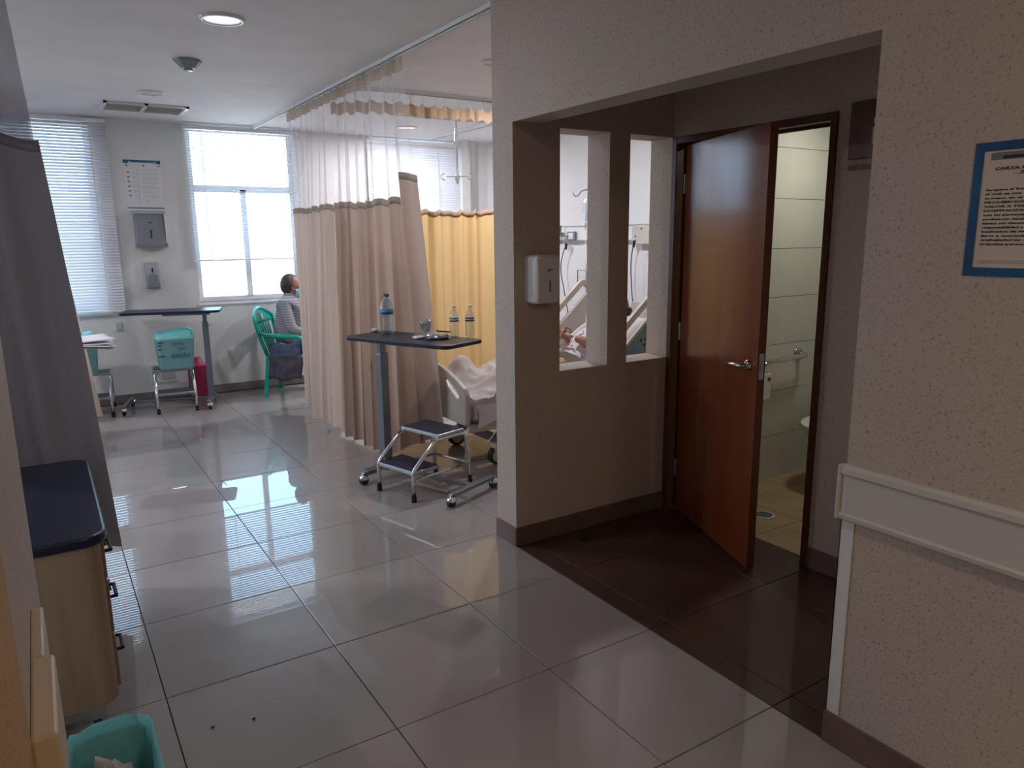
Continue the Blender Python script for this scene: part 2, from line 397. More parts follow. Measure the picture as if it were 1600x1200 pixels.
struct('wall_back', B().box((-.28, -3.2, 0), (2.2, -3.1, CZ)), 'wall')
struct('wall_bathroom_end', B().box((5.2, 1.22, 0), (5.35, 3.02, CZ)), 'tile_wall')
struct('ceiling_bathroom', B().box((3.08, 1.22, 2.42), (5.2, 3.02, 2.46)), 'ceiling')
struct('trim_pilaster', B().box((4.42, WY-.10, 0), (4.53, WY, CZ)), 'wall_ward')
# tiled bathroom wall, one object per tile
tw = struct('wall_bathroom_tiling', B().box((3.08, 3.012, 0), (5.2, 3.0199, 2.42)), 'grout')
tm = {}
for j in range(9):
    z0 = -.01+.3*j if j else 0.; z1 = min(-.01+.3*(j+1), 2.42)
    for x0, x1 in ((3.08, 3.56), (3.56, 4.46), (4.46, 5.2)):
        k = (x0, round(z1-z0, 2))
        if k not in tm:
            bb = B().box((.0015, 0, .0015), (x1-x0-.0015, .010, z1-z0-.0015)); me = bpy.data.meshes.new('wall_tile')
            me.from_pydata([tuple(p) for p in bb.v], [], bb.f); me.materials.append(M['tile_wall']); tm[k] = me
        o = bpy.data.objects.new('wall_tile', tm[k]); COL.objects.link(o); o.parent = tw; o.location = (x0, 3.002, z0)
# baseboards
def bb(name, lo, hi, m): struct(name, B().box(lo, hi), m, bevel=.002)
bb('baseboard_window', (-3.5, WY-.012, 0), (4.83, WY, .085), 'base_grey')
bb('baseboard_partition', (RX-.008, 3.01, 0), (2.98, 3.02, .10), 'base_brown')
bb('baseboard_partition_end', (RX-.010, 3.012, 0), (RX, 3.205, .10), 'base_brown')
bb('baseboard_right', (RX-.010, -3.1, 0), (RX, 1.225, .105), 'base_brown')
bb('baseboard_recess', (2.095, 1.22, 0), (2.97, 1.23, .10), 'base_brown')
bb('baseboard_door', (2.970, 1.23, 0), (2.98, 2.035, .105), 'base_brown')
bb('baseboard_left', (-.08, 1.10, 0), (-.072, 1.93, .10), 'base_brown')
bb('baseboard_headboard', (4.82, 3.2, 0), (4.83, WY-.012, .10), 'base_grey')

# windows: frame, panes
def window(name, x0, x1, z0, z1, transom=None, mull=None):
    fr = .05; y0, y1 = WY+.07, WY+.115
    b = B().box((x0, y0, z0+fr), (x0+fr, y1, z1-fr)).box((x1-fr, y0, z0+fr), (x1, y1, z1-fr)).box((x0, y0, z0), (x1, y1, z0+fr)).box((x0, y0, z1-fr), (x1, y1, z1))
    w = struct(name, b, 'alu')
    tops = [z0+fr, z1-fr]
    if transom: obj('transom', B().box((x0+fr, y0-.01, transom-.032), (x1-fr, y1, transom+.032)), 'alu', w)
    zt = transom if transom else z1-fr
    if mull: obj('mullion', B().box((mull-.028, y0-.01, z0+fr), (mull+.028, y1, zt)), 'alu', w)
    xs = [x0+fr, mull, x1-fr] if mull else [x0+fr, x1-fr]
    for a, c in zip(xs, xs[1:]): obj('pane', B().box((a, y0+.02, z0+fr), (c, y0+.026, zt)), 'glass', w)
    if transom: obj('pane', B().box((x0+fr, y0+.02, transom), (x1-fr, y0+.026, z1-fr)), 'glass', w)
    obj('sill', B().box((x0-.02, WY-.012, z0-.028), (x1+.02, WY+.07, z0)), 'alu', w)
window('added_window', *W0, 2.085, -2.25); window('window_1', *W1, None, -.2); window('window_2', *W2, 2.085, 1.905); window('window_3', *W3, 2.085, 3.83)
# outside: ground and the eave of the building
struct('outside_ground', B().box((-150, 8.4, -5.2), (150, 260, -5.0)), 'outside')
struct('eave', B().box((-8, 8.30, 2.98), (10, 9.25, 3.12)), 'eave')

# venetian blinds
def blind(label, x0, x1, ztop, zbot, pitch, tilt, depth, cords, y=WY-.035, rail_w=None):
    t = thing('venetian_blind', label, 'blind', ((x0+x1)/2, y, ztop))
    obj('head_rail', B().box((x0, y-.02, ztop-.035), (x1, y+.02, ztop)), 'alu', t, bevel=.003)
    w = (x1-x0)/2-.004; c = math.cos(tilt); s_ = math.sin(tilt); b = B()
    prof = [(-depth/2, 0), (-depth/4, .0022), (0, .003), (depth/4, .0022), (depth/2, 0)]
    pts = [(a*c-h*s_, a*s_+h*c) for a, h in prof]; th = .0008
    vs = [(x, p, q) for x in (-w, w) for p, q in pts]+[(x, p, q-th) for x in (-w, w) for p, q in pts]
    fs = [(i, i+1, i+6, i+5) for i in range(4)]+[(10+i, 15+i, 16+i, 11+i) for i in range(4)]+[(0, 10, 11, 1), (4, 14, 19, 9), (0, 5, 15, 10)]
    b.add(vs, fs); n = int((ztop-.05-zbot-.02)/pitch); first = None
    for i in range(n+1):
        z = -.05-i*pitch; sk = random.uniform(-.0012, .0012)
        if first is None:
            first = obj('slat', b, 'slat', t, local=True); first.location = (0, 0, z)
        else: inst(first, 'slat', t, (0, 0, z), (0, sk, 0))
    zb = ztop-.05-n*pitch-pitch
    obj('bottom_rail', B().box((x0, y-.014, zb-.012), (x1, y+.014, zb+.006)), 'alu', t, bevel=.003)
    for cx in cords:
        obj('ladder_cord', B().box((cx-.003, y-depth/2-.003, zb), (cx+.003, y-depth/2-.001, ztop-.03)), 'white_pl', t)
    return t
blind('white venetian blind closed over the left window, beside the calendar poster', -.95, .70, 2.685, .915, .0272, math.radians(56), .0318, (.555, -.35))
blind('white venetian blind with open slats half lowered on the bright middle window', 1.36, 2.50, 2.68, 1.372, .0272, math.radians(-8), .024, (1.52, 2.36))
blind('white closed venetian blind seen above the yellow curtain', 3.25, 4.41, 2.655, .93, .0272, math.radians(66), .036, (4.13, 3.5))

# ------------------------------------------------------------ ceiling fittings
def downlight(label, x, y, glow, r=.112):
    t = thing('ceiling_light', label, 'ceiling light', (x, y, CZ))
    b = B().lathe([(r*.80, -.004), (r*.84, -.014), (r, -.010), (r+.003, 0)], 36, (x, y, CZ))
    # ring
    bb_ = B(); n = 36; pr = [(r*.80, -.003), (r*.83, -.013), (r*.97, -.011), (r, 0.)]
    for q, z in pr: bb_.v += [V((x+q*math.cos(2*PI*k/n), y+q*math.sin(2*PI*k/n), CZ+z)) for k in range(n)]
    bb_.f = [(i*n+k, i*n+(k+1) % n, (i+1)*n+(k+1) % n, (i+1)*n+k) for i in range(3) for k in range(n)]
    obj('trim_ring', bb_, 'white_pl', t, smooth=True)
    obj('diffuser', B().lathe([(r*.80, -.002), (r*.80, -.006), (0.0001, -.007)], 36, (x, y, CZ)), glow, t)
downlight('round ceiling light nearest the camera, switched on, at the top of the picture', .96, 4.25, 'lampglow')
downlight('round switched-off ceiling light just in front of the air vent', .905, 6.55, 'lampoff', .10)
downlight('small round ceiling light above the near bed, at the edge of the wall', 2.68, 4.36, 'lampoff', .09)
downlight('warm round corridor ceiling light just behind the camera', .9, -.5, 'lampwarm')
downlight('warm round ceiling light at the far end of the corridor behind the camera', .9, -1.6, 'lampwarm')
for lx, ly, w_ in ((-1.6, 4.6, 'of the left bay behind the grey curtain'), (-1.6, 6.8, 'of the left bay nearest the window'), (3.4, 4.9, 'above the bed of the patient'), (3.4, 7.3, 'of the far right bay by the window')): downlight('added unseen round ceiling light '+w_, lx, ly, 'lampglow')  # fixtures for the lamps added in the hidden bays
downlight('round bathroom ceiling light', 3.95, 2.45, 'lampwarm'); 
for o in bpy.data.objects:
    if o.get('label') == 'round bathroom ceiling light':
        o.location.z = 2.42
t = thing('smoke_detector', 'grey pointed smoke detector on the ceiling between two round lights', 'smoke detector', (.965, 5.30, CZ))
obj('base', B().lathe([(.088, 0), (.086, -.012), (.06, -.035), (.045, -.05), (.0001, -.05)], 8, (.965, 5.30, CZ)), 'steel_mid', t)
obj('sensor_cap', B().lathe([(.028, -.048), (.026, -.064), (.0001, -.068)], 16, (.965, 5.30, CZ)), 'steel_dk', t)
t = thing('air_vent', 'rectangular two-panel white air vent on the ceiling above the wall poster', 'air vent', (.94, 7.29, CZ))
x0, x1, y0, y1 = .62, 1.27, 7.08, 7.50
b = B().box((x0, y0, CZ-.018), (x1, y0+.025, CZ)).box((x0, y1-.025, CZ-.018), (x1, y1, CZ)).box((x0, y0, CZ-.018), (x0+.025, y1, CZ)).box((x1-.025, y0, CZ-.018), (x1, y1, CZ)).box((.925, y0, CZ-.018), (.95, y1, CZ))
obj('frame', b, 'white_pl', t)
sl = None
for (a, c) in ((x0+.03, .92), (.955, x1-.03)):
    for k in range(11):
        yy = y0+.04+k*.034
        obj('louver', B().add([(a, yy, CZ-.013), (c, yy, CZ-.013), (c, yy+.029, CZ-.007), (a, yy+.029, CZ-.007), (a, yy+.001, CZ-.015), (c, yy+.001, CZ-.015), (c, yy+.030, CZ-.009), (a, yy+.030, CZ-.009)],
            [(0,1,2,3), (7,6,5,4), (0,4,5,1), (3,2,6,7), (0,3,7,4), (1,5,6,2)]), 'white_pl', t)
obj('back_panel', B().box((x0+.02, y0+.02, CZ-.003), (x1-.02, y1-.02, CZ-.0005)), 'white_pl', t)

# ------------------------------------------------------------ curtain tracks and curtains
def track(label, pts, w=.013):
    t = thing('curtain_track', label, 'curtain track', (pts[0][0], pts[0][1], CZ))
    b = B(); P = [V((*p, 0)) for p in pts]
    for a, c in zip(P, P[1:]):
        d = (c-a).normalized(); n = V((-d.y, d.x, 0))*w; a2 = a-d*.002; c2 = c+d*.002
        for z0, z1, o0, o1 in ((CZ-.006, CZ, -1, 1), (CZ-.028, CZ-.006, -1, -.72), (CZ-.028, CZ-.006, .72, 1), (CZ-.028, CZ-.024, -1, -.25), (CZ-.028, CZ-.024, .25, 1)):
            q = [a2+n*o0, c2+n*o0, c2+n*o1, a2+n*o1]
            b.add([(p.x, p.y, z0) for p in q]+[(p.x, p.y, z1) for p in q], [(0,3,2,1),(4,5,6,7),(0,1,5,4),(1,2,6,5),(2,3,7,6),(3,0,4,7)])
    obj('rail', b, 'alu', t); return t
def arc(cx, cy, r, a0, a1, n=8): return [(cx+r*math.cos(math.radians(a0+(a1-a0)*k/n)), cy+r*math.sin(math.radians(a0+(a1-a0)*k/n))) for k in range(n+1)]
TXc = 2.02
track('long white curtain track on the ceiling running from the window to the near wall', [(TXc, 3.2), (TXc, 8.05)])
track('curved curtain track carrying the yellow curtain behind the near bed', arc(TXc+.42, 5.92, .40, 180, 270)+[(4.78, 5.52)])
track('straight curtain track crossing the ceiling of the far bay near the window', [(2.9, 6.50), (4.78, 6.50)])
track('short curtain track running beside the hanging drip hook of the far bay', [(4.0, 6.53), (4.0, 7.9)])
track('curtain track of the left bay above the grey curtain', [(-2.6, 3.62), (0.03, 3.62)])
track('curtain track of the left bay nearest the window', [(-2.6, 7.3), (.1, 7.3)])

def path_at(P, s):
    P = [V((*p, 0)) for p in P]; ls = [0]
    for a, b in zip(P, P[1:]): ls.append(ls[-1]+(b-a).length)
    d = s*ls[-1]
    for i in range(len(P)-1):
        if d <= ls[i+1]+1e-9: 
            k = (d-ls[i])/(ls[i+1]-ls[i]); return P[i].lerp(P[i+1], k)
    return P[-1]
def curtain(label, top, bot, ztape, zsplit, zbot, nf, a0, a1, fab, net, tape='tape', hooks=8, seed=1, wide=0., group=None, tape_h=.075, hook_len=.05, dtape=0., hem=None, lift=0.):
    rnd = random.Random(seed); ph = rnd.uniform(0, 6); off = [rnd.uniform(-.35, .35) for _ in range(60)]
    c0 = path_at(top, .5); t = thing('privacy_curtain', label, 'curtain', (c0.x, c0.y, 0), group=group)
    zb = zbot if callable(zbot) else (lambda s: zbot)
    def warp(s): return s+.018*math.sin(2*PI*s*nf*.37+ph)+.012*math.sin(2*PI*s*nf*.83+ph*2)
    def P(s, z, ex=0.):
        v = (ztape-z)/(ztape-zb(s)); v = max(0, min(1, v))
        e = v**.9; p = path_at(top, s).lerp(path_at(bot, s), e)
        q = path_at(top, min(1, s+.01))-path_at(top, max(0, s-.01)); q.normalize(); n = V((-q.y, q.x, 0))
        w = warp(s); amp = a0+(a1-a0)*e
        k = math.sin(2*PI*w*nf+ph)+.35*math.sin(2*PI*w*nf*2.3+ph*1.7+v*1.3)+.25*math.sin(2*PI*w*nf*.45+2*v)
        p = p+n*amp*k*.75+q*amp*.45*math.cos(2*PI*w*nf+ph)
        if ex: p = p-q*ex*max(0, 1-s*7)
        return V((p.x, p.y, z))
    nu = max(40, int(nf*14)); zt2 = ztape-tape_h
    zz = lambda s, j, n, za, zb_: za+(zb_-za)*j/n
    wob = lambda s: lift*max(0, min(1, (.13-s)*40))+.55*lift*max(0, min(1, (.075-s)*60))*0+.012*math.sin(2*PI*warp(s)*nf+1+ph)+.008*math.sin(9*s)
    obj('header_tape', B().grid(lambda s, v: P(s, ztape+dtape*math.sin(2*PI*s*hooks)-v*tape_h), nu, 2), tape, t, smooth=True)
    if zt2-.05 > zsplit:
        obj('netting', B().grid(lambda s, v: P(s, (zt2+dtape*math.sin(2*PI*s*hooks))*(1-v)+(zsplit+wob(s))*v), nu, 10), net, t, smooth=True)
    fb = obj('fabric', B().grid(lambda s, v: P(s, (zsplit+wob(s))*(1-v)+zb(s)*v, wide*min(1, .5+v)), nu, 16), fab, t, smooth=True)
    obj('fabric_hem', B().grid(lambda s, v: P(s, zsplit+wob(s)+.002-.045*v, wide*.5)+V((0, 0, 0)), nu, 1), hem or tape, t, smooth=True, solid=.004)
    for k in range(hooks):
        s = (k+.25)/hooks; p = P(s, ztape); zc = ztape-.02+dtape*math.sin(2*PI*s*hooks)
        h = B().tube([(p.x, p.y, CZ-.026), (p.x, p.y, zc+.013)], .0022, 5)
        h.tube([(p.x+.008*math.cos(a), p.y, zc+.010*math.sin(a)) for a in [2*PI*i/10 for i in range(10)]], .002, 5, closed=True)
        obj('hook', h, 'white_pl', t)
    return t
curtain('beige privacy curtain nearest the camera, hanging behind the overbed table', [(TXc, 4.40), (TXc, 5.62)], [(2.30, 4.56), (2.10, 4.72), (2.0, 5.0), (1.97, 5.62)],
        2.665, 1.83, lambda s: .20-.17*min(1, s*3), 7.5, .018, .050, 'fab', 'net', hooks=16, seed=5, wide=.05, lift=.15)
curtain('pale beige privacy curtain farther back, next to the person on the green chair', [(TXc, 5.66), (TXc, 6.78)], [(1.97, 5.66), (1.93, 6.2), (2.11, 7.02)],
        2.665, 1.83, .04, 7.5, .014, .040, 'fab_far', 'net', hooks=12, seed=9)
curtain('yellow privacy curtain with netting top hanging behind the near bed', arc(TXc+.42, 5.92, .40, 190, 270)[1:]+[(3.75, 5.52)], arc(TXc+.45, 5.92, .40, 200, 270)+[(3.75, 5.52)],
        2.60, 1.80, .12, 11.5, .02, .03, 'fab_yel', 'net_thin', 'tape_br', hooks=17, seed=3, dtape=.012, tape_h=.085)
curtain('dark grey-brown curtain in the left foreground behind the cabinet', [(.0, 3.62), (-.72, 3.62)], [(.135, 3.62), (-.60, 3.62)],
        2.665, 1.985, .22, 4.2, .016, .055, 'fab_grey', 'net_grey', 'hem_grey', hooks=7, seed=12, wide=.03)
curtain('pale curtain at the far left beside the blind, behind the papers', [(.06, 7.3), (-.72, 7.3)], [(.36, 7.34), (-.5, 7.34)],
        2.665, 2.05, .05, 5, .014, .030, 'fab_far', 'net_grey', hooks=7, seed=14)

# ------------------------------------------------------------ door
jf = B().box((2.968, 2.036, 0), (3.085, 2.068, 2.0935)).box((2.968, 2.068, 2.058), (3.085, 2.985, 2.0935)).box((2.968, 2.985, 0), (3.085, 3.0195, 2.0935))
jf.box((3.04, 2.068, 2.045), (3.06, 2.985, 2.058)).box((3.04, 2.068, 0), (3.06, 2.080, 2.058)).box((3.04, 2.973, 0), (3.06, 2.985, 2.058))
struct('trim_door_frame', jf, 'wood_dark', bevel=.003)
hx, hy = 3.012, 2.952; dl = .845; ang = math.atan2(2.170-hy, 2.702-hx)
door = thing('door_1', None, None, (hx, hy, 0), ang, kind='structure')
# local: +x along the leaf from hinge to free edge, +y = thickness direction
obj('leaf', B().box((0, 0, .010), (dl, .040, 2.048)), 'wood_door', door, local=True, bevel=.002)
for z in (.25, 1.05, 1.85): obj('hinge', B().tube([(-.006, -.004, z-.05), (-.006, -.004, z+.05)], .007, 10), 'steel', door, local=True)
def lever(side):
    y = -.002 if side < 0 else .042; d = side; b = B()
    Mx = Matrix.Translation(V((dl-.075, y, .985))) @ Matrix.Rotation(-PI/2*d, 4, 'X')
    b.lathe([(.027, 0), (.027, .006), (.022, .012), (.011, .014), (.010, .045), (.0001, .046)], 20, M_=Mx)
    b.tube([(dl-.075, y+d*.040, .985), (dl-.09, y+d*.050, .985), (dl-.13, y+d*.052, .983), (dl-.185, y+d*.048, .978), (dl-.192, y+d*.046, .977)], [.010, .010, .009, .008, .004], 10)
    obj('lever_handle', b, 'chrome', door, local=True, smooth=True, angle=.7)
lever(-1); lever(1)
obj('latch_plate', B().box((dl-.001, .008, .93), (dl+.0015, .032, 1.05)).box((dl, .013, .975), (dl+.010, .027, .997)), 'chrome', door, local=True)
# check orientation of thickness: must point away from the camera side
# dark plaque in the recess
t = thing('restroom_plaque', 'dark brown plaque on the recess wall right of the door', 'sign', (2.975, 1.86, 1.98))
obj('board', B().box((2.955, 1.72, 1.885), (2.98, 1.965, 2.115)), 'wood_dark', t, bevel=.003)
obj('symbol', B().lathe([(.018, 0), (.018, .002), (.0001, .002)], 16, M_=Matrix.Translation(V((2.955, 1.84, 2.03))) @ Matrix.Rotation(-PI/2, 4, 'Y')).box((2.953, 1.82, 1.94), (2.955, 1.86, 2.005)), 'paper2', t)
obj('lower_strip', B().box((2.965, 1.72, 1.842), (2.98, 1.968, 1.862)), 'wood_dark', t)

# ------------------------------------------------------------ bumper rails, corner guard, dispensers
def rail(label, ya, yb, x, sgn, m, z0=.745, z1=.915):
    t = thing('bumper_rail', label, 'bumper rail', (x, (ya+yb)/2, z0))
    prof = [(0, z0), (.012, z0), (.022, z0+.008), (.024, z0+.020), (.017, z0+.026), (.017, z1-.032), (.024, z1-.024), (.023, z1-.008), (.012, z1), (0, z1)]
    n = len(prof); vs = []; ys_ = [yb, yb-.02, ya]
    for k, y in enumerate(ys_): vs += [(x+sgn*(p*(.75 if k == 0 else 1)), y, q) for p, q in prof]
    fs = [(k*n+i, k*n+(i+1) % n, (k+1)*n+(i+1) % n, (k+1)*n+i) for k in range(2) for i in range(n)]+[tuple(range(n)), tuple(2*n+i for i in range(n))]
    obj('cover', B().add(vs, fs), m, t)
    obj('end_cap', B().box((min(x, x+sgn*.021), yb-.001, z0+.001), (max(x, x+sgn*.021), yb+.010, z1-.001)), m, t, bevel=.004)
    return t
rail('long white handrail bumper on the right wall below the blue framed notice', -2.9, 1.225, RX-.0005, -1, 'guard')
t = thing('bumper_rail', 'tan bumper rail on the left wall at the edge of the picture', 'bumper rail', (-.08, 1.45, .735))
obj('cover', B().box((-.08, 1.102, .735), (-.046, 1.34, .915)), 'guard_tan', t, bevel=.005)
t = thing('bumper_mount', 'short tan end piece of the left bumper rail', 'bumper rail', (-.08, 1.45, .735))
obj('bracket', B().box((-.08, 1.342, .735), (-.060, 1.54, .915)), 'guard_tan', t, bevel=.004)
t = thing('corner_guard', 'white plastic corner guard on the near wall edge under the bumper rail', 'corner guard', (RX, 1.22, .1))
obj('angle', B().box((RX-.003, 1.180, .108), (RX+.0, 1.2225, .742)).box((RX-.003, 1.2195, .108), (RX+.035, 1.2225, .742)), 'white_pl', t)
# white dispenser on the partition
t = thing('soap_dispenser', 'white wall dispenser mounted left of the wall slots', 'dispenser', (2.08, 3.02, 1.37))
Mx = Matrix.Translation(V((2.08, 3.02, 1.375))) @ Matrix.Rotation(PI/2, 4, 'X')
b = B(); pr = [(0, 1.), (.07, 1.), (.095, .95), (.103, .85)]; loops = []
for d, k in pr: loops.append([Mx @ V((x*k, y*(1-(1-k)*.6), d)) for x, y in rrect(.145, .235, .022, 4)])
n = len(loops[0]); b.v = [p for lp in loops for p in lp]
b.f = [(k*n+i, k*n+(i+1) % n, (k+1)*n+(i+1) % n, (k+1)*n+i) for k in range(3) for i in range(n)]+[tuple(3*n+i for i in range(n)), tuple(range(n))[::-1]]
obj('cover', b, 'white_pl', t, smooth=True, angle=.6)
obj('level_window', B().box((2.083, 2.9155, 1.315), (2.089, 2.9175, 1.37)), 'ink', t)
obj('logo_mark', B().add([(2.068, 2.9165, 1.418), (2.083, 2.9165, 1.424), (2.104, 2.9165, 1.426), (2.104, 2.9165, 1.422), (2.085, 2.9165, 1.419), (2.078, 2.9165, 1.414)], [(0, 1, 2, 3, 4, 5)]), 'ink', t, solid=.0008)

# blue-framed notice on the right wall
xs_ = RX-.0015
t = thing('notice_sheet', 'printed notice taped to the right wall with a blue tape border', 'notice', (RX, .83, 1.63))
obj('sheet', B().box((xs_-.0005, .715, 1.482), (RX-.0002, .945, 1.782)), 'paper2', t)
bt = B(); y0, y1, z0, z1 = .702, .953, 1.474, 1.788; w = .021
for nm, lo, hi in (('tape_strip', (xs_-.0015, y0, z1-w), (xs_-.0004, y1-.001, z1)), ('tape_strip', (xs_-.0015, y0, z0), (xs_-.0004, y1, z0+w)),
                   ('tape_strip', (xs_-.0018, y1-w, z0+.002), (xs_-.0006, y1, z1-.001)), ('tape_strip', (xs_-.0018, y0, z0), (xs_-.0006, y0+w, z1))):
    obj(nm, B().box(lo, hi), 'bluetape', t)
px = xs_-.0009; yl = .924
obj('letterhead', B().box((px-.0002, .745, 1.746), (px+.0003, yl-.008, 1.763)), 'greyfoil', t)
obj('letterhead_line', B().box((px-.0004, .745, 1.748), (px, yl-.034, 1.755)), 'ink', t)
text('heading', 'CARTA RESPONSIVA', .0078, (px-.0003, .830, 1.7235), (0, -1, 0), (0, 0, 1), 'ink', t, 'CENTER', .0003, .150)
text('heading', 'PERSONAL', .0078, (px-.0003, .830, 1.7135), (0, -1, 0), (0, 0, 1), 'ink', t, 'CENTER', .0003)
obj('underline', B().box((px-.0004, .755, 1.7222), (px, .905, 1.7228)).box((px-.0004, .795, 1.7122), (px, .865, 1.7128)), 'ink', t)
lines = ['Se apega al Reglamento interno', 'al cual se nos dio a conocer al', 'ingreso, en el que se indica la', 'PROHIBICION DE PORTAR', 'VALOR A TODO PACIENTE', 'HOSPITALIZADO, y asimismo', 'con las pertenencias personales',
         'podemos causar retrasos en', 'tanto mi deseo de conservar', 'responsabilidad a los trabajadores', 'Institucion de Salud y seguridad', 'llega a extraviar, ya que no', 'trabajadores de la misma', 'articulos personales de valor']
for k, s in enumerate(lines): text('text_line', s, .0066, (px-.0003, yl-.004, 1.6755-k*.00975), (0, -1, 0), (0, 0, 1), 'ink', t, 'LEFT', .00025, .178)
obj('footer_line', B().box((px-.0003, .74, 1.5105), (px, yl-.004, 1.5112)).box((px-.0003, .74, 1.5060), (px, yl-.004, 1.5066)), 'greyfoil', t)

# things on the window wall
def wallbox(name, lo, hi, m, parent, bevel=.004): return obj(name, B().box(lo, hi), m, parent, bevel=bevel)
t = thing('wall_poster', 'white printed schedule poster with a teal header above the towel dispenser', 'poster', (.98, WY, 2.1)); yp_ = WY-.002
obj('sheet', B().box((.812, WY-.0015, 1.868), (1.138, WY, 2.335)), 'paper', t)
obj('header_band', B().box((.812, yp_-.001, 2.302), (1.138, yp_, 2.335)), 'teal_ink', t)
obj('footer_band', B().box((.812, yp_-.001, 1.884), (1.138, yp_, 1.893)), 'teal_ink', t)
obj('title_strip', B().box((.870, yp_-.0015, 2.302), (1.075, yp_-.0005, 2.312)), 'paper', t)
for x in (.865, 1.09): obj('pin', B().lathe([(.009, 0), (.007, .004), (.0001, .005)], 10, M_=Matrix.Translation(V((x, yp_-.001, 2.312))) @ Matrix.Rotation(PI/2, 4, 'X')), 'white_pl', t)
for x in (.838, .985, 1.12): obj('emblem', B().box((x-.009, yp_-.001, 2.278), (x+.009, yp_, 2.288)), 'ink', t)
for k in range(6):
    z = 2.215-k*.043; obj('bullet', B().box((.838, yp_-.001, z), (.858, yp_, z+.009)), 'ink', t)
    obj('table_text', B().box((.880, yp_-.0008, z+.001), (.915, yp_, z+.004)).box((.960, yp_-.0008, z+.006), (1.10, yp_, z+.0075)).box((.960, yp_-.0008, z-.010), (1.105, yp_, z-.008)), 'ink_gr', t)
obj('table_box', B().box((.925, yp_-.0008, 2.245), (1.11, yp_, 2.247)).box((.925, yp_-.0008, 1.93), (.927, yp_, 2.247)).box((.99, yp_-.0008, 1.95), (1.01, yp_, 1.956)), 'ink_gr', t)
t = thing('paper_towel_dispenser', 'grey paper towel dispenser under the poster on the window wall', 'dispenser', (.985, WY, 1.69))
obj('cover', B().add([(.845, WY, 1.545), (1.115, WY, 1.545), (1.115, WY, 1.86), (.845, WY, 1.86), (.855, WY-.12, 1.545), (1.105, WY-.12, 1.545), (1.105, WY-.085, 1.85), (.855, WY-.085, 1.85)],
    [(0,1,2,3), (4,7,6,5), (0,4,5,1), (1,5,6,2), (2,6,7,3), (3,7,4,0)]), 'grey_disp', t, bevel=.008)
wallbox('top_cap', (.838, WY-.10, 1.83), (1.122, WY, 1.865), 'grey_lt', t); wallbox('bottom_tray', (.842, WY-.13, 1.515), (1.118, WY, 1.553), 'grey_disp', t)
wallbox('side_rail', (1.108, WY-.115, 1.56), (1.120, WY-.004, 1.83), 'white_pl', t, .002)
obj('level_slot', B().box((.976, WY-.119, 1.60), (.986, WY-.105, 1.68)), 'ink', t); obj('brand_mark', B().box((.965, WY-.1065, 1.745), (.997, WY-.095, 1.751)), 'ink', t)
t = thing('gel_dispenser', 'small grey gel dispenser below the towel dispenser', 'dispenser', (.967, WY, 1.24))
wallbox('back_plate', (.900, WY-.03, 1.115), (1.032, WY, 1.37), 'grey_lt', t, .008)
obj('pump_lever', B().add([(.935, WY-.075, 1.255), (1.000, WY-.075, 1.255), (1.025, WY-.085, 1.13), (.908, WY-.085, 1.13), (.935, WY-.03, 1.255), (1.000, WY-.03, 1.255), (1.025, WY-.03, 1.13), (.908, WY-.03, 1.13)],
    [(0,3,2,1), (4,5,6,7), (0,1,5,4), (1,2,6,5), (2,3,7,6), (3,0,4,7)]), 'grey_disp', t, bevel=.005)
obj('level_slot', B().box((.960, WY-.033, 1.27), (.974, WY-.029, 1.315)), 'ink', t)
t = thing('socket_panel', 'white socket panel low on the window wall behind the step stool', 'socket', (.97, WY, .27))
wallbox('plate', (.85, WY-.012, .17), (1.10, WY, .375), 'white_pl', t, .004)
wallbox('socket', (.865, WY-.018, .25), (.93, WY-.010, .35), 'grey_lt', t, .002); wallbox('socket', (.955, WY-.018, .20), (1.08, WY-.010, .29), 'grey_lt', t, .002)
t = thing('wall_bracket', 'small pale wall bracket below the window sill behind the far overbed table', 'bracket', (.62, WY, .75))
wallbox('plate', (.60, WY-.008, .72), (.66, WY, .80), 'grey_lt', t, .002)
obj('hook', B().tube([(.63, WY-.008, .77), (.63, WY-.04, .765), (.63, WY-.045, .74), (.63, WY-.025, .735)], .005, 8), 'white_pl', t)

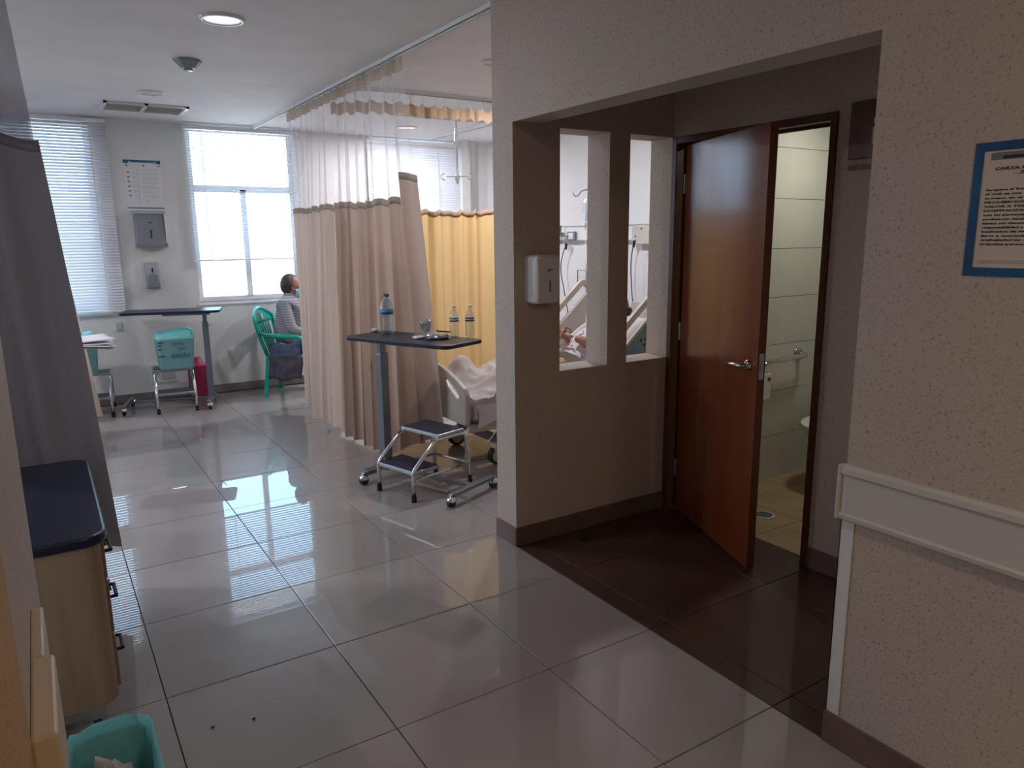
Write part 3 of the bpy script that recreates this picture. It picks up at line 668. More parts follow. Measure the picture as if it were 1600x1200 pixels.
# ------------------------------------------------------------ overbed tables
def caster(b_m, b_r, x, y, r=.033):
    b_m.lathe([(.009, 0), (.009, .03), (.016, .032), (.016, .036)], 10, (x, y, .045))
    # spherical hood
    pr = [(r*.2, .012)]+[(r*1.02*math.cos(a), .036+r*1.02*math.sin(a)) for a in [0, .4, .8, 1.2, 1.5]]
    b_m.lathe([(r*.98, .036)]+pr[1:]+[(.0001, .036+r*1.02)], 14, (x, y, 0))
    b_r.tube([(x-.012, y, r), (x+.012, y, r)], r, 18)
def overbed(label, loc, ang, top_z):
    t = thing('overbed_table', label, 'overbed table', loc, ang)
    poly = rrect(.86, .365, .045, 5, .28, 0)
    tp = obj('tabletop', B().prism(poly, top_z-.024, top_z), 'navy', t, local=True, bevel=.004)
    obj('column', B().box((-.026, -.034, .05), (.026, .034, top_z-.12)), 'steel_dk', t, local=True, bevel=.004)
    obj('inner_column', B().box((-.018, -.026, top_z-.14), (.018, .026, top_z-.045)), 'steel_dk', t, local=True, bevel=.003)
    obj('top_bracket', B().box((-.05, -.07, top_z-.05), (.36, .07, top_z-.0245)), 'steel_dk', t, local=True, bevel=.003)
    obj('height_lever', B().tube([(-.02, .02, top_z-.16), (-.05, .06, top_z-.15), (-.07, .075, top_z-.13)], .005, 8), 'chrome', t, local=True)
    base = B().box((-.03, -.20, .062), (.03, .20, .092)).box((.72, -.20, .062), (.76, .20, .086)).box((.03, -.018, .064), (.72, .018, .084))
    obj('base_frame', base, 'steel_dk', t, local=True, bevel=.003)
    for x, y in ((0, -.21), (0, .21), (.74, -.21), (.74, .21)):
        hm, wr = B(), B(); caster(hm, wr, x, y)
        hood = obj('caster', wr, 'black', t, local=True)
        obj('caster_hood', hm, 'chrome', hood, local=True, smooth=True)
    return t
T1 = .963
overbed('dark-topped overbed table in front of the beige curtain, with water bottles on it', (1.845, 4.475, 0), math.atan2(-.90, .37), T1)
overbed('dark-topped overbed table standing empty by the window wall', (1.31, 7.50, 0), math.atan2(.27, -.96), .935)
# step stools
def stool(label, loc, ang, group=None):
    t = thing('step_stool', label, 'step stool', loc, ang, group)
    hw = .165
    for sy in (-1, 1):
        y = sy*hw
        pts = [(0, y, .02), (0, y, .175), (.012, y, .20), (.16, y, .325), (.185, y, .343), (.215, y, .348), (.40, y, .348), (.435, y, .343), (.452, y, .32), (.475, y, .16), (.485, y, .02)]
        obj('side_frame', B().tube(pts, .0125, 10), 'chrome', t, local=True, smooth=True)
        for x in (0, .485): obj('rubber_foot', B().lathe([(.016, 0), (.017, .004), (.0155, .045), (.0001, .045)], 12, (x, y, 0)), 'black', t, local=True)
        obj('stretcher', B().tube([(.0, y, .135), (.478, y, .135)], .009, 8), 'chrome', t, local=True, smooth=True)
    obj('rear_stretcher', B().tube([(.478, -hw, .135), (.478, hw, .135)], .009, 8), 'chrome', t, local=True, smooth=True)
    for nm, x0, x1, z in (('lower_step', -.005, .205, .195), ('upper_step', .205, .43, .385)):
        tr = obj(nm, B().box((x0, -.178, z-.028), (x1, .178, z-.004)), 'steel', t, local=True, bevel=.004)
        obj('rubber_tread', B().box((x0+.010, -.168, z-.0045), (x1-.010, .168, z)), 'navy', tr, local=True)
    return t
s1 = stool('chrome two-step stool beneath the near overbed table, beside the bed', (1.735, 4.07, 0), math.atan2(.277, .96))
s2 = stool('chrome step stool under the empty overbed table, carrying a teal tub', (.975, 7.33, 0), math.atan2(.96, .1))
s3 = copy_tree(s2); s3.location = (.285, 7.50, 0); s3['label'] = 'chrome step stool at the far left, mostly behind the pale curtain'
WM[s3.name] = Matrix.Translation(V((.285, 7.50, 0))) @ Matrix.Rotation(math.atan2(.96, .1), 4, 'Z')

# teal tubs
def tub(label, loc, ang, writing=True):
    t = thing('teal_tub', label, 'tub', loc, ang)
    loops = []
    for z, w, d in ((0, .29, .22), (.01, .30, .23), (.27, .335, .26), (.275, .345, .27), (.29, .345, .27), (.33, .325, .25), (.352, .27, .20), (.356, .15, .10)):
        loops.append([V((x, y, z+(.028*max(0, min(1, x*9)) if z > .3 else 0))) for x, y in rrect(w, d, .045 if w > .2 else .03, 4)])
    n = len(loops[0]); b = B(); b.v = [p for lp in loops[:5] for p in lp]; b.f = [(k*n+i, k*n+(i+1) % n, (k+1)*n+(i+1) % n, (k+1)*n+i) for k in range(4) for i in range(n)]+[tuple(range(n))[::-1]]
    obj('tub_body', b, 'tealbin', t, local=True, smooth=True, angle=.8)
    b = B(); L2 = loops[4:]; b.v = [p for lp in L2 for p in lp]; b.f = [(k*n+i, k*n+(i+1) % n, (k+1)*n+(i+1) % n, (k+1)*n+i) for k in range(3) for i in range(n)]+[tuple(3*n+i for i in range(n))]
    obj('lid', b, 'teal', t, local=True, smooth=True, angle=.9)
    if writing:
        T = WM[t.name]; k = [0]
        def w_(s, x, z, size, width=None):
            text('handwriting', s, size, T @ V((x, -.1225-.006*z/.27*2-.0025, z)), T.to_3x3() @ V((1, 0, 0)), T.to_3x3() @ V((0, .045, 1)), 'teal_ink', t, 'LEFT', .0004, width)
        w_('LION', -.03, .225, .040); w_('DRC', .02, .178, .036); w_('BASURA', -.045, .105, .062, .165)
        for z, wd in ((.252, .05), (.225, .03), (.190, .028), (.125, .055)):
            obj('tape_mark', B().box((-.155, -.131-.002*(z > .2), z), (-.155+wd, -.118, z+.007)), 'ink', t, local=True)
    return t
tub('teal lidded tub with handwriting standing on the step stool under the far table', (1.035, 7.60, .386), -.05)
tub('teal tub at the far left, half hidden behind the pale curtain', (.235, 7.76, .386), -.05, False)
# red bin
t = thing('waste_bin', 'magenta waste bin on the floor behind the step stool', 'bin', (1.27, 7.90, 0))
obj('bin_body', B().lathe([(.07, 0), (.092, .005), (.098, .33), (.0001, .33)], 24, (1.27, 7.90, 0)), 'red_pl', t, smooth=True, angle=.7)
obj('lid', B().lathe([(.104, .32), (.104, .345), (.07, .36), (.045, .385), (.03, .42), (.0001, .425)], 24, (1.27, 7.90, 0)), 'red_pl', t, smooth=True, angle=.7)

# ------------------------------------------------------------ things on the near table
def bottle(label, x, y, z, h, r, m, cap, lab, grp=None):
    t = thing('water_bottle', label, 'bottle', (x, y, z), group=grp)
    pr = [(r*.8, 0), (r, .006)]
    for k in range(6): q = .02+k*h*.07; pr += [(r*.97, q), (r, q+h*.035)]
    pr += [(r, h*.62), (r*.96, h*.68), (r*.70, h*.80), (r*.40, h*.88), (r*.36, h*.93), (r*.36, h*.95)]
    obj('bottle_body', B().lathe(pr+[(.0001, h*.95)], 20, (x, y, z)), m, t, smooth=True)
    obj('cap', B().lathe([(r*.44, h*.93), (r*.44, h), (.0001, h)], 16, (x, y, z)), cap, t)
    lb = obj('bottle_label', B().lathe([(r*1.015, h*.50), (r*1.015, h*.62)], 20, (x, y, z)), lab, t, smooth=True)
    obj('label_band', B().lathe([(r*1.03, h*.545), (r*1.03, h*.575)], 20, (x, y, z)), 'paper' if lab != 'labelblue' else 'waterblue', lb, smooth=True)
bottle('large water bottle with blue cap and label at the curtain end of the table', 1.895, 4.475, T1, .262, .042, 'waterblue', 'capblue', 'labelblue')
bottle('small clear water bottle with a green label, left one of the pair', 2.175, 4.075, T1, .198, .029, 'water', 'white_pl', 'labelgreen')
bottle('small clear water bottle with a dark label, right one of the pair', 2.265, 4.035, T1, .198, .029, 'water', 'white_pl', 'labelwine')
def crumple(b, c, sx, sy, sz, seed, n=14):
    """a crumpled closed lump resting on its base"""
    for_ = []; sd = V((seed*7.3, seed*3.1, seed))
    def fn(u, v):
        a = 2*PI*u; e = PI*v; p = V((math.cos(a)*math.sin(e), math.sin(a)*math.sin(e), math.cos(e)))
        k = 1+.45*noise.noise(p*2.2+sd)+.2*noise.noise(p*5+sd)
        return V((c[0]+p.x*sx*k, c[1]+p.y*sy*k, max(c[2], c[2]+sz*.45+p.z*sz*.55*k)))
    return b.grid(fn, n, n//2)
t = thing('plastic_cup', 'crumpled clear plastic cup in the middle of the near table', 'cup', (2.05, 4.22, T1))
b = B(); 
def cupf(u, v):
    a = 2*PI*u; r = .026+.014*v+.005*math.sin(5*a+v*2)*v; return V((2.05+r*math.cos(a), 4.22+r*math.sin(a), T1+.025+.075*v+.006*math.sin(3*a)*v))
obj('cup_wall', b.grid(cupf, 24, 5), 'plasticbag', t, smooth=True, solid=.001)
obj('cup_base', B().lathe([(.055, .012), (.058, .020), (.03, .026), (.0001, .026)], 16, (2.05, 4.22, T1-.012)), 'plasticbag', t)
def lump(name, label, cat, c, s, m, seed, smooth=False):
    o = obj(name, crumple(B(), (0, 0, 0), *s, seed), m, loc=(0, 0, 0), smooth=smooth); o.location = c; return setp(o, label, cat)
lump('cotton_roll', 'small white roll at the far left corner of the near table', 'roll', (1.87, 4.63, T1), (.022, .018, .028), 'white_pl', 2, True)
lump('tissue', 'white crumpled tissue at the front edge of the near table', 'tissue', (1.965, 4.145, T1), (.045, .024, .020), 'paper', 3)
lump('foil_pouch', 'grey foil pouch beside the left small bottle', 'pouch', (2.055, 4.06, T1), (.075, .05, .030), 'greyfoil', 4)
lump('plastic_wrapper', 'clear crumpled plastic wrapper under the plastic cup', 'wrapper', (2.00, 4.20, T1), (.05, .045, .028), 'plasticbag', 5)
lump('brown_napkin', 'pinkish brown folded napkin behind the foil pouch', 'napkin', (2.13, 4.19, T1), (.06, .022, .016), 'paper2', 6)
t = thing('pen', 'dark pen lying behind the grey foil pouch', 'pen', (2.13, 4.14, T1)); obj('barrel', B().tube([(2.10, 4.17, T1+.034), (2.18, 4.13, T1+.026)], .005, 8), 'black', t); obj('clip', B().box((2.098, 4.166, T1+.036), (2.104, 4.174, T1+.044)), 'capblue', t)

# ------------------------------------------------------------ near bed with patient
BX0, BX1, BY0, BY1 = 2.33, 4.50, 4.20, 5.06
bed = thing('hospital_bed', 'hospital bed with raised backrest in the bay behind the partition', 'bed', (3.4, 4.63, 0))
YZ = lambda x: Matrix(((0, 0, 1, x), (1, 0, 0, 0), (0, 1, 0, 0), (0, 0, 0, 1)))     # poly (y,z) -> plane x
XZ = lambda y: Matrix(((1, 0, 0, 0), (0, 0, 1, y), (0, 1, 0, 0), (0, 0, 0, 1)))     # poly (x,z) -> plane y
# footboard with two slanting hand slots at its shoulders
n = 24
def fb_outer():
    o = [(BY0+.02, .33), (BY0, .36), (BY0, .545), (BY0+.03, .585), (BY0+.13, .625), (BY0+.25, .665), (BY0+.36, .70), (4.63, .705)]
    return o+[(2*4.63-y, z) for y, z in o[-2::-1]]
half = [(BY0+.02, .33), (BY0, .36), (BY0, .545), (BY0+.03, .585), (BY0+.13, .628), (BY0+.25, .668), (BY0+.36, .698), (4.63, .705), (4.63, .33)]
def mirror(p): return [(2*4.63-y, z) for y, z in p]
slot_i = [(BY0+.12, .50), (BY0+.10, .51), (BY0+.095, .525), (BY0+.11, .545), (BY0+.18, .585), (BY0+.26, .622), (BY0+.31, .625), (BY0+.315, .605), (BY0+.25, .565)]
fb_ = B().ring(half, slot_i, -.018, .018, YZ(BX0)).ring(mirror(half), mirror(slot_i), -.018, .018, YZ(BX0))
obj('footboard', fb_, 'bed_pl', bed, bevel=.008)
obj('headboard', B().prism([(y, z) for y, z in [(BY0+.02, .40), (BY0, .45), (BY0, .90), (BY0+.06, 1.0), (BY1-.06, 1.0), (BY1, .90), (BY1, .45), (BY1-.02, .40)]], -.018, .018, YZ(BX1)), 'bed_pl', bed, bevel=.008)
obj('bed_frame', B().box((BX0+.02, BY0+.03, .27), (BX1-.02, BY0+.07, .33)).box((BX0+.02, BY1-.07, .27), (BX1-.02, BY1-.03, .33)).box((BX0+.2, BY0+.07, .28), (BX0+.26, BY1-.07, .32)).box((BX1-.3, BY0+.07, .28), (BX1-.24, BY1-.07, .32)), 'bed_pl', bed, bevel=.006)
obj('base_frame', B().box((2.62, 4.26, .13), (4.25, 4.31, .19)).box((2.62, 4.86, .13), (4.25, 4.91, .19)).box((2.62, 4.31, .135), (2.67, 4.86, .185)).box((4.2, 4.31, .135), (4.25, 4.86, .185)).box((3.0, 4.5, .15), (3.1, 4.7, .29)).box((3.8, 4.5, .15), (3.9, 4.7, .29)), 'steel_dk', bed)
for x, y in ((2.60, 4.285), (2.60, 4.885), (4.26, 4.285), (4.26, 4.885)):
    w_ = obj('bed_caster', B().tube([(x, y-.022, .065), (x, y+.022, .065)], .065, 20), 'black', bed)
    obj('wheel_cover', B().tube([(x, y-.027, .065), (x, y+.027, .065)], .047, 20), 'bed_pl', w_)
    obj('caster_fork', B().box((x-.03, y-.033, .10), (x+.03, y+.033, .150)), 'bed_pl', w_, bevel=.01)
# mattress: flat part and raised back
hinge = 3.55; al = math.radians(35); bl_ = .76
def mprof():
    c, s = math.cos(al), math.sin(al)
    lower = [(BX0+.05, .345), (hinge, .345), (hinge+bl_*c, .345+bl_*s)]
    upper = [(hinge+bl_*c-.13*s, .345+bl_*s+.13*c), (hinge-.045, .48), (BX0+.05, .48)]
    return lower+upper
obj('mattress', B().prism(mprof(), -.40, .40, XZ(4.63)), 'sheet_w', bed, bevel=.03)
def rail_plate(y, th, org, ang, Lr, Hr, r, slot, name='side_rail'):
    """plate in the xz plane, local s along, t up"""
    c, s = math.cos(ang), math.sin(ang); nn = 8
    outer = rrect(Lr, Hr, r, 6, Lr/2, Hr/2); sx0, sx1, sy0, sy1 = slot
    inner = rrect(sx1-sx0, sy1-sy0, min((sy1-sy0)/2.01, (sx1-sx0)/2.01), 6, (sx0+sx1)/2, (sy0+sy1)/2)
    R_ = lambda p: [(org[0]+a*c-b*s, org[1]+a*s+b*c) for a, b in p]
    return obj(name, B().ring(R_(outer), R_(inner), -th/2, th/2, XZ(y)), 'bed_pl', bed, bevel=.006)
A = math.radians(41)
# rail origin (lower left corner) such that the upper edge passes the seen line
def org_from_top(xt, zt, H): return (xt+H*math.sin(A), zt-H*math.cos(A))
H_ = .37
o1 = org_from_top(3.50, .815, H_); rail_plate(5.075, .03, o1, A, .66, H_, .085, (.08, .60, H_-.125, H_-.05))
o2 = org_from_top(3.47, .747, H_); nr = rail_plate(4.185, .03, o2, A, .70, H_, .085, (.10, .64, H_-.125, H_-.05))
c, s = math.cos(A), math.sin(A)
def rq(org, a, b_): return (org[0]+a*c-b_*s, org[1]+a*s+b_*c)
cp = obj('control_panel', B().prism([rq(o2, a, q) for a, q in rrect(.42, .155, .02, 3, .27, .145)], -.004, .004, XZ(4.167)), 'panel_gr', bed, bevel=.001)
obj('panel_border', B().ring([rq(o2, a, q) for a, q in rrect(.44, .175, .025, 3, .27, .145)], [rq(o2, a, q) for a, q in rrect(.42, .155, .02, 3, .27, .145)], -.003, .003, XZ(4.167)), 'steel_dk', cp)
for a in (.16, .215): obj('panel_button', B().prism([rq(o2, p, q) for p, q in rrect(.04, .09, .012, 3, a, .135)], -.003, .003, XZ(4.162)), 'panel_bl', cp)
for a, q in ((.30, .12), (.30, .17), (.34, .145), (.38, .145), (.43, .145)): obj('panel_button', B().prism([rq(o2, p, w_) for p, w_ in rrect(.022, .018, .006, 2, a, q)], -.003, .003, XZ(4.162)), 'ink', cp)
for y in (4.185,):
    o3 = (2.86, .42); outer = [(2.88, .40), (2.86, .47), (2.87, .66), (2.93, .755), (3.02, .785), (3.12, .775), (3.22, .735), (3.34, .655), (3.42, .58), (3.44, .50), (3.42, .42), (3.38, .40)]
    inner = [(2.93, .60), (2.92, .63), (2.93, .67), (2.97, .715), (3.03, .738), (3.10, .728), (3.135, .70), (3.14, .66), (3.12, .62), (3.08, .60), (3.03, .592), (2.98, .592)]
    obj('side_rail', B().ring(outer, inner, -.014, .014, XZ(y)), 'bed_pl', bed, bevel=.005)
# sheet / blanket as a draped height field
def hsheet(x, y):
    h = .505
    for cx, cy, a, sx, sy in ((2.60, 4.80, .20, .12, .12), (2.72, 4.45, .12, .13, .12), (2.95, 4.75, .13, .20, .15), (3.05, 4.48, .12, .20, .13), (3.3, 4.65, .12, .2, .22)):
        h += a*math.exp(-((x-cx)/sx)**2-((y-cy)/sy)**2)
    p = V((x*7, y*7, .3)); h += .030*noise.noise(p)+.022*abs(noise.noise(V((x*16+y*6, y*14, 2))))
    for a_, b_, c_, k_ in ((.8, .6, 4.62, .026), (.5, .87, 5.30, .022), (.95, -.3, 1.25, .020), (.7, .72, 5.02, .024), (.2, .98, 5.08, .020), (.6, .8, 5.62, .022), (.9, -.43, .52, .018)):
        d_ = a_*x+b_*y-c_-.03*math.sin(x*6+y*5); h += k_*math.exp(-(d_/.022)**2)
    return h+.012*math.sin(x*19+y*11+3*noise.noise(V((x*3,y*3,1))))*max(0,min(1,(h-.49)*8))
def sheet_fn(u, v):
    x = BX0+.045+1.16*u; q = v*1.16-.14          # cross coordinate, overhang near side
    if q < 0:
        d = -q; y = BY0+.008+.006*math.sin(x*23)-.002; return V((x, y-.012*math.sin(x*17), min(hsheet(x, BY0+.04), .53)-d-.02*math.sin(x*4)*(d > .1)))
    y = BY0+.0+q*.86
    return V((x, min(y, BY1-.02), hsheet(x, y) if y < BY1-.04 else .50))
obj('blanket', B().grid(sheet_fn, 90, 70), 'sheet', bed, smooth=True)
bpy.data.objects['blanket'].modifiers.new('s', 'SMOOTH').iterations = 1
obj('draw_sheet', B().grid(lambda u, v: V((BX0+.06+.62*u+.02*math.sin(v*3), BY0-.004-.012*math.sin(u*14)*v-.005, .47-.165*v*(1-.25*abs(math.sin(u*5)))-.0)), 30, 8), 'sheet_w', bed, smooth=True)
obj('urine_tube', B().tube([(2.60, 4.178, .46), (2.585, 4.172, .38), (2.55, 4.165, .32), (2.50, 4.165, .25), (2.46, 4.17, .21)], .004, 6), 'white_pl', bed)

# ---- people
def skin_mesh(name, chains, mat_, parent, sub=1, extra=None, voxel=None, smooth_it=0):
    """chains: list of (points, radii, [(index, branch points, branch radii), ...]) -> one body mesh"""
    objs = []
    for ch in chains:
        verts = []; edges = []; rad = []
        def addc(pts, rs, start=None):
            prev = start
            for p, r in zip(pts, rs):
                verts.append(tuple(p)); rad.append(r if isinstance(r, tuple) else (r, r))
                if prev is not None: edges.append((prev, len(verts)-1))
                prev = len(verts)-1
        addc(ch[0], ch[1])
        for br in ch[2] if len(ch) > 2 else []: addc(br[1], br[2], br[0])
        me = bpy.data.meshes.new('k'); me.from_pydata(verts, edges, []); o = bpy.data.objects.new('k', me); COL.objects.link(o)
        o.modifiers.new('skin', 'SKIN')
        if not me.skin_vertices:
            bm = bmesh.new(); bm.from_mesh(me); bm.verts.layers.skin.verify(); bm.to_mesh(me); bm.free()
        sv = me.skin_vertices[0].data
        for i, r in enumerate(rad): sv[i].radius = r; sv[i].use_root = (i == 0)
        sm = o.modifiers.new('sub', 'SUBSURF'); sm.levels = sub; sm.render_levels = sub
        objs.append(o)
    dg = bpy.context.evaluated_depsgraph_get(); bb_ = B()
    for o in objs:
        me = bpy.data.meshes.new_from_object(o.evaluated_get(dg)); bb_.add([v.co.copy() for v in me.vertices], [tuple(p.vertices) for p in me.polygons]); bpy.data.meshes.remove(me)
        bpy.data.objects.remove(o)
    if extra: bb_.add(extra.v, extra.f)
    r = obj(name, bb_, mat_, parent, smooth=True)
    if voxel:
        rm = r.modifiers.new('remesh', 'REMESH'); rm.mode = 'VOXEL'; rm.voxel_size = voxel; rm.use_smooth_shade = True
        if smooth_it: q = r.modifiers.new('sm', 'SMOOTH'); q.iterations = smooth_it; q.factor = .5
    return r
def head_b(c, fwd, upv, h=.225):
    """head shape with brow, nose, lips, chin and ears; fwd/up orient it"""
    F = V(fwd).normalized(); U = (V(upv)-F*V(upv).dot(F)).normalized(); R_ = F.cross(U); b = B(); c = V(c); k = h/.225
    T = lambda x, y, z: c+R_*x*k+F*y*k+U*z*k
    def fn(u, v):
        a = 2*PI*u; e = PI*v; x = math.sin(a)*math.sin(e); y = math.cos(a)*math.sin(e); z = math.cos(e)
        w = 1-.28*max(0, -z)**1.5; X = x*.074*w; Z = z*.112; Y = y*(.094 if y > 0 else .098)*(1-.12*max(0, -z) if y < 0 else 1-.08*max(0, z-.3))
        if y > 0: Y *= 1-.10*abs(x)**2
        if y > .8 and abs(z) < .25: Y -= .006*math.exp(-((abs(x)-.35)/.15)**2)*math.exp(-((z-.02)/.15)**2)
        return T(X, Y, Z)
    b.grid(fn, 24, 16)
    b.tube([T(0, .088, .012), T(0, .100, -.008), T(0, .108, -.026), T(0, .092, -.036)], [.007*k, .010*k, .014*k, .010*k], 8)
    b.tube([T(-.022, .084, -.060), T(0, .094, -.060), T(.022, .084, -.060)], [.005*k, .008*k, .005*k], 8)
    b.tube([T(-.015, .080, -.098), T(.015, .080, -.098)], .014*k, 8)
    for sx in (-1, 1): b.tube([T(sx*.074, -.004, .022), T(sx*.083, -.012, .010), T(sx*.080, -.006, -.012), T(sx*.073, .002, -.028)], [.010*k, .012*k, .010*k, .006*k], 8)
    return b, T
def hand_chain(w, d, side, n_, k=1., curl=.3):
    """hand from wrist w along d; side = thumb direction, n_ = palm normal"""
    w = V(w); d = V(d).normalized(); s_ = V(side).normalized(); n_ = V(n_).normalized(); out = []
    out.append(([w, w+d*.04*k, w+d*.085*k], [(.026*k, .017*k), (.036*k, .015*k), (.038*k, .013*k)]))
    for i, (o, l) in enumerate(((.030, .068), (.010, .078), (-.011, .072), (-.031, .055))):
        p = w+d*.07*k+s_*o*k; q = w+d*.095*k+s_*o*k*1.05; cu = curl
        a = q+(d*math.cos(cu)+n_*math.sin(cu))*l*.5*k; e = a+(d*math.cos(cu*2.3)+n_*math.sin(cu*2.3))*l*.5*k
        out.append(([p, q, a, e], [.0095*k, .0095*k, .0085*k, .0065*k]))
    p = w+d*.025*k+s_*.022*k; out.append(([p, p+(d*.5+s_*.8).normalized()*.035*k, p+(d*.8+s_*.55).normalized()*.070*k], [.012*k, .011*k, .008*k]))
    return out

ca, sa = math.cos(al), math.sin(al)
def bk(d, y, lift): return V((hinge+d*ca-lift*sa, y, .345+d*sa+lift*ca))       # point above the raised back
obj('pillow', B().grid(lambda u, v: bk(.50+.26*u, 4.36+.54*v, .135+.075*(math.sin(PI*u)*math.sin(PI*v))**.5), 12, 12), 'sheet_w', None, smooth=True)
pil = bpy.data.objects['pillow']; setp(pil, 'white pillow under the head of the patient in the near bed', 'pillow'); 
md = pil.modifiers.new('thickness', 'SOLIDIFY'); md.thickness = .03

# patient lying on the raised backrest
pt = thing('person', 'patient in a patterned gown lying in the near bed, hands folded on the belly', 'person', (3.6, 4.63, .5))
hips = V((3.47, 4.63, .60)); chest = bk(.38, 4.63, .25); neck = bk(.62, 4.63, .25); hd = bk(.74, 4.63, .28)
hb, Th = head_b(hd, (-sa*1.0-.25, -.05, ca*.8), (ca, 0, sa))
arms = []
for sy in (-1, 1):
    sh = bk(.50, 4.63+sy*.17, .235); el = V((3.69, 4.63+sy*.25, .70)); wr = V((3.50, 4.63+sy*.055, .80))
    arms.append((sh, el, wr))
body = [([hips, V((3.58, 4.63, .63)), bk(.2, 4.63, .22), chest, bk(.52, 4.63, .24), neck, hd], [(.15, .10), (.14, .10), (.14, .10), (.15, .105), (.10, .08), .05, .06],
         [(4, [arms[0][0], arms[0][1], arms[0][2]], [.055, .046, .034]), (4, [arms[1][0], arms[1][1], arms[1][2]], [.055, .046, .034]),
          (0, [V((3.35, 4.53, .58)), V((2.90, 4.49, .56)), V((2.62, 4.47, .51))], [.085, .055, .04]), (0, [V((3.35, 4.73, .58)), V((2.90, 4.76, .56)), V((2.62, 4.78, .51))], [.085, .055, .04])])]
for i, (sh, el, wr) in enumerate(arms):
    body += hand_chain(wr, (wr-el).normalized()*1+V((-.2, 0, 0)), (.4, 0, .8), (0, 0, -1), 1., .35)
skin_mesh('body', body, 'skin', pt, 1, hb, .0065, 2)
skin_mesh('gown', [([V((3.28, 4.63, .60)), hips, V((3.58, 4.63, .635)), bk(.2, 4.63, .225), chest, bk(.50, 4.63, .24)], [(.20, .10), (.185, .125), (.165, .12), (.16, .115), (.168, .12), (.12, .09)])], 'gown', pt, 2)
for i, (sh, el, wr) in enumerate(arms):
    skin_mesh('sleeve', [([sh.lerp(chest, .25), sh, sh.lerp(el, .55), sh.lerp(el, .97), el.lerp(wr, .18)], [.07, .066, .060, .056, .050])], 'navycloth' if i == 0 else 'gown', pt, 2)
skin_mesh('hair', [([Th(0, -.02, .05), Th(0, -.045, .0), Th(0, -.055, -.06)], [(.108, .11), (.108, .095), (.08, .07)])], 'hair', pt, 2)
for i, (sh, el, wr) in enumerate(arms):
    p = wr+V((-.02, 0, .024)); obj('tape_strip', B().box((-.035, -.008, 0), (.035, .008, .002), Matrix.Translation(p) @ Matrix.Rotation(.9-i*1.7, 4, 'Z')), 'paper', pt)
obj('iv_line', B().tube([arms[0][2]+V((0, 0, .03)), V((3.62, 4.58, .87)), V((3.8, 4.8, .93)), V((4.05, 5.0, 1.05)), V((4.2, 5.25, 1.3)), V((4.28, 5.40, 1.72))], .0025, 6), 'white_pl', pt)

# seated visitor on the green chair, facing right-front
cdir = math.atan2(-.55, .83)
ch = thing('plastic_chair', 'green plastic armchair by the window with the masked person sitting on it', 'chair', (2.16, 7.62, 0), cdir)
def ct(n, b, m='green_pl', **k): return obj(n, b, m, ch, local=True, **k)
# local x = facing, y = left
ct('seat', B().grid(lambda u, v: V((-.20+.44*u, -.21+.42*v, .415+.012*math.cos(2*PI*(v-.5))*-1+.012*u)), 10, 10), smooth=True, solid=.012)
for sx, sy in ((-1, -1), (-1, 1), (1, -1), (1, 1)):
    xt, yt = sx*.18, sy*.19; xb, yb = sx*.23, sy*.235
    ct('leg', B().add([(xt-.03, yt-.02, .41), (xt+.03, yt-.02, .41), (xt+.03, yt+.02, .41), (xt-.03, yt+.02, .41), (xb-.018, yb-.014, 0), (xb+.018, yb-.014, 0), (xb+.018, yb+.014, 0), (xb-.018, yb+.014, 0)],
       [(0,1,2,3), (7,6,5,4), (0,4,5,1), (1,5,6,2), (2,6,7,3), (3,7,4,0)]), bevel=.004)
def backp(y, z):
    t_ = (z-.42)/.47; return V((-.20-.10*t_-.10*(1-(y/.27)**2)*.35*t_, y, z))
# back: frame + vertical slats
n = 16; fr = [backp(-.19, .42)]+[backp(-.20-.055*math.sin(PI*k/12), .45+.33*k/6) for k in range(1, 7)]
top = [backp(-.25+.5*k/12, .80+.085*math.sin(PI*k/12)) for k in range(13)]
right = [V((p.x, -p.y, p.z)) for p in fr[::-1]]
ct('back_frame', B().tube(fr+top+right, .020, 8), smooth=True)
ct('back_top', B().grid(lambda u, v: backp(-.235+.47*u, .74+v*(.06+.085*math.sin(PI*u))), 16, 3), smooth=True, solid=.010)
for k in range(5):
    y = -.125+.0625*k; ct('back_slat', B().grid(lambda u, v: backp(y*(.75+.35*v)+(u-.5)*.034, .42+.34*v), 2, 6), smooth=True, solid=.008)
for sy in (-1, 1):
    pts = [backp(sy*.245, .66), V((-.16, sy*.265, .63)), V((0, sy*.27, .625)), V((.15, sy*.27, .615)), V((.205, sy*.262, .58)), V((.225, sy*.25, .45)), V((.23, sy*.24, .30))]
    ct('armrest', B().tube(pts, [.018, .022, .024, .024, .022, .020, .018], 8), smooth=True)
obj('back_sticker', B().grid(lambda u, v: backp(-.01+.05*u, .775+.055*v)+V((.009, 0, 0)), 2, 2), 'paper', ch, local=True)
T = WM[ch.name]; G = lambda x, y, z: T @ V((x, y, z))
ps = thing('person', 'person in a striped grey sweater and blue face mask sitting on the green chair', 'person', tuple(T @ V((0, 0, 0))), cdir)
pel = G(-.04, 0, .52); che = G(.02, 0, .86); nk = G(.035, 0, 1.02); hc = G(.045, 0, 1.10)
F_ = V((.70, -.68, -.12)); hb, Th = head_b(hc, F_, (T.to_3x3() @ V((.15, 0, 1))), .215)
A1 = []; 
for sy in (-1, 1): A1.append((G(.0, sy*.165, .935), G(.08, sy*.21, .68), G(.28, sy*.09, .62)))
legs = []
for sy in (-1, 1): legs.append([G(.08, sy*.09, .49), G(.40, sy*.10, .50), G(.38, sy*.10, .12), G(.50, sy*.10, .045)])
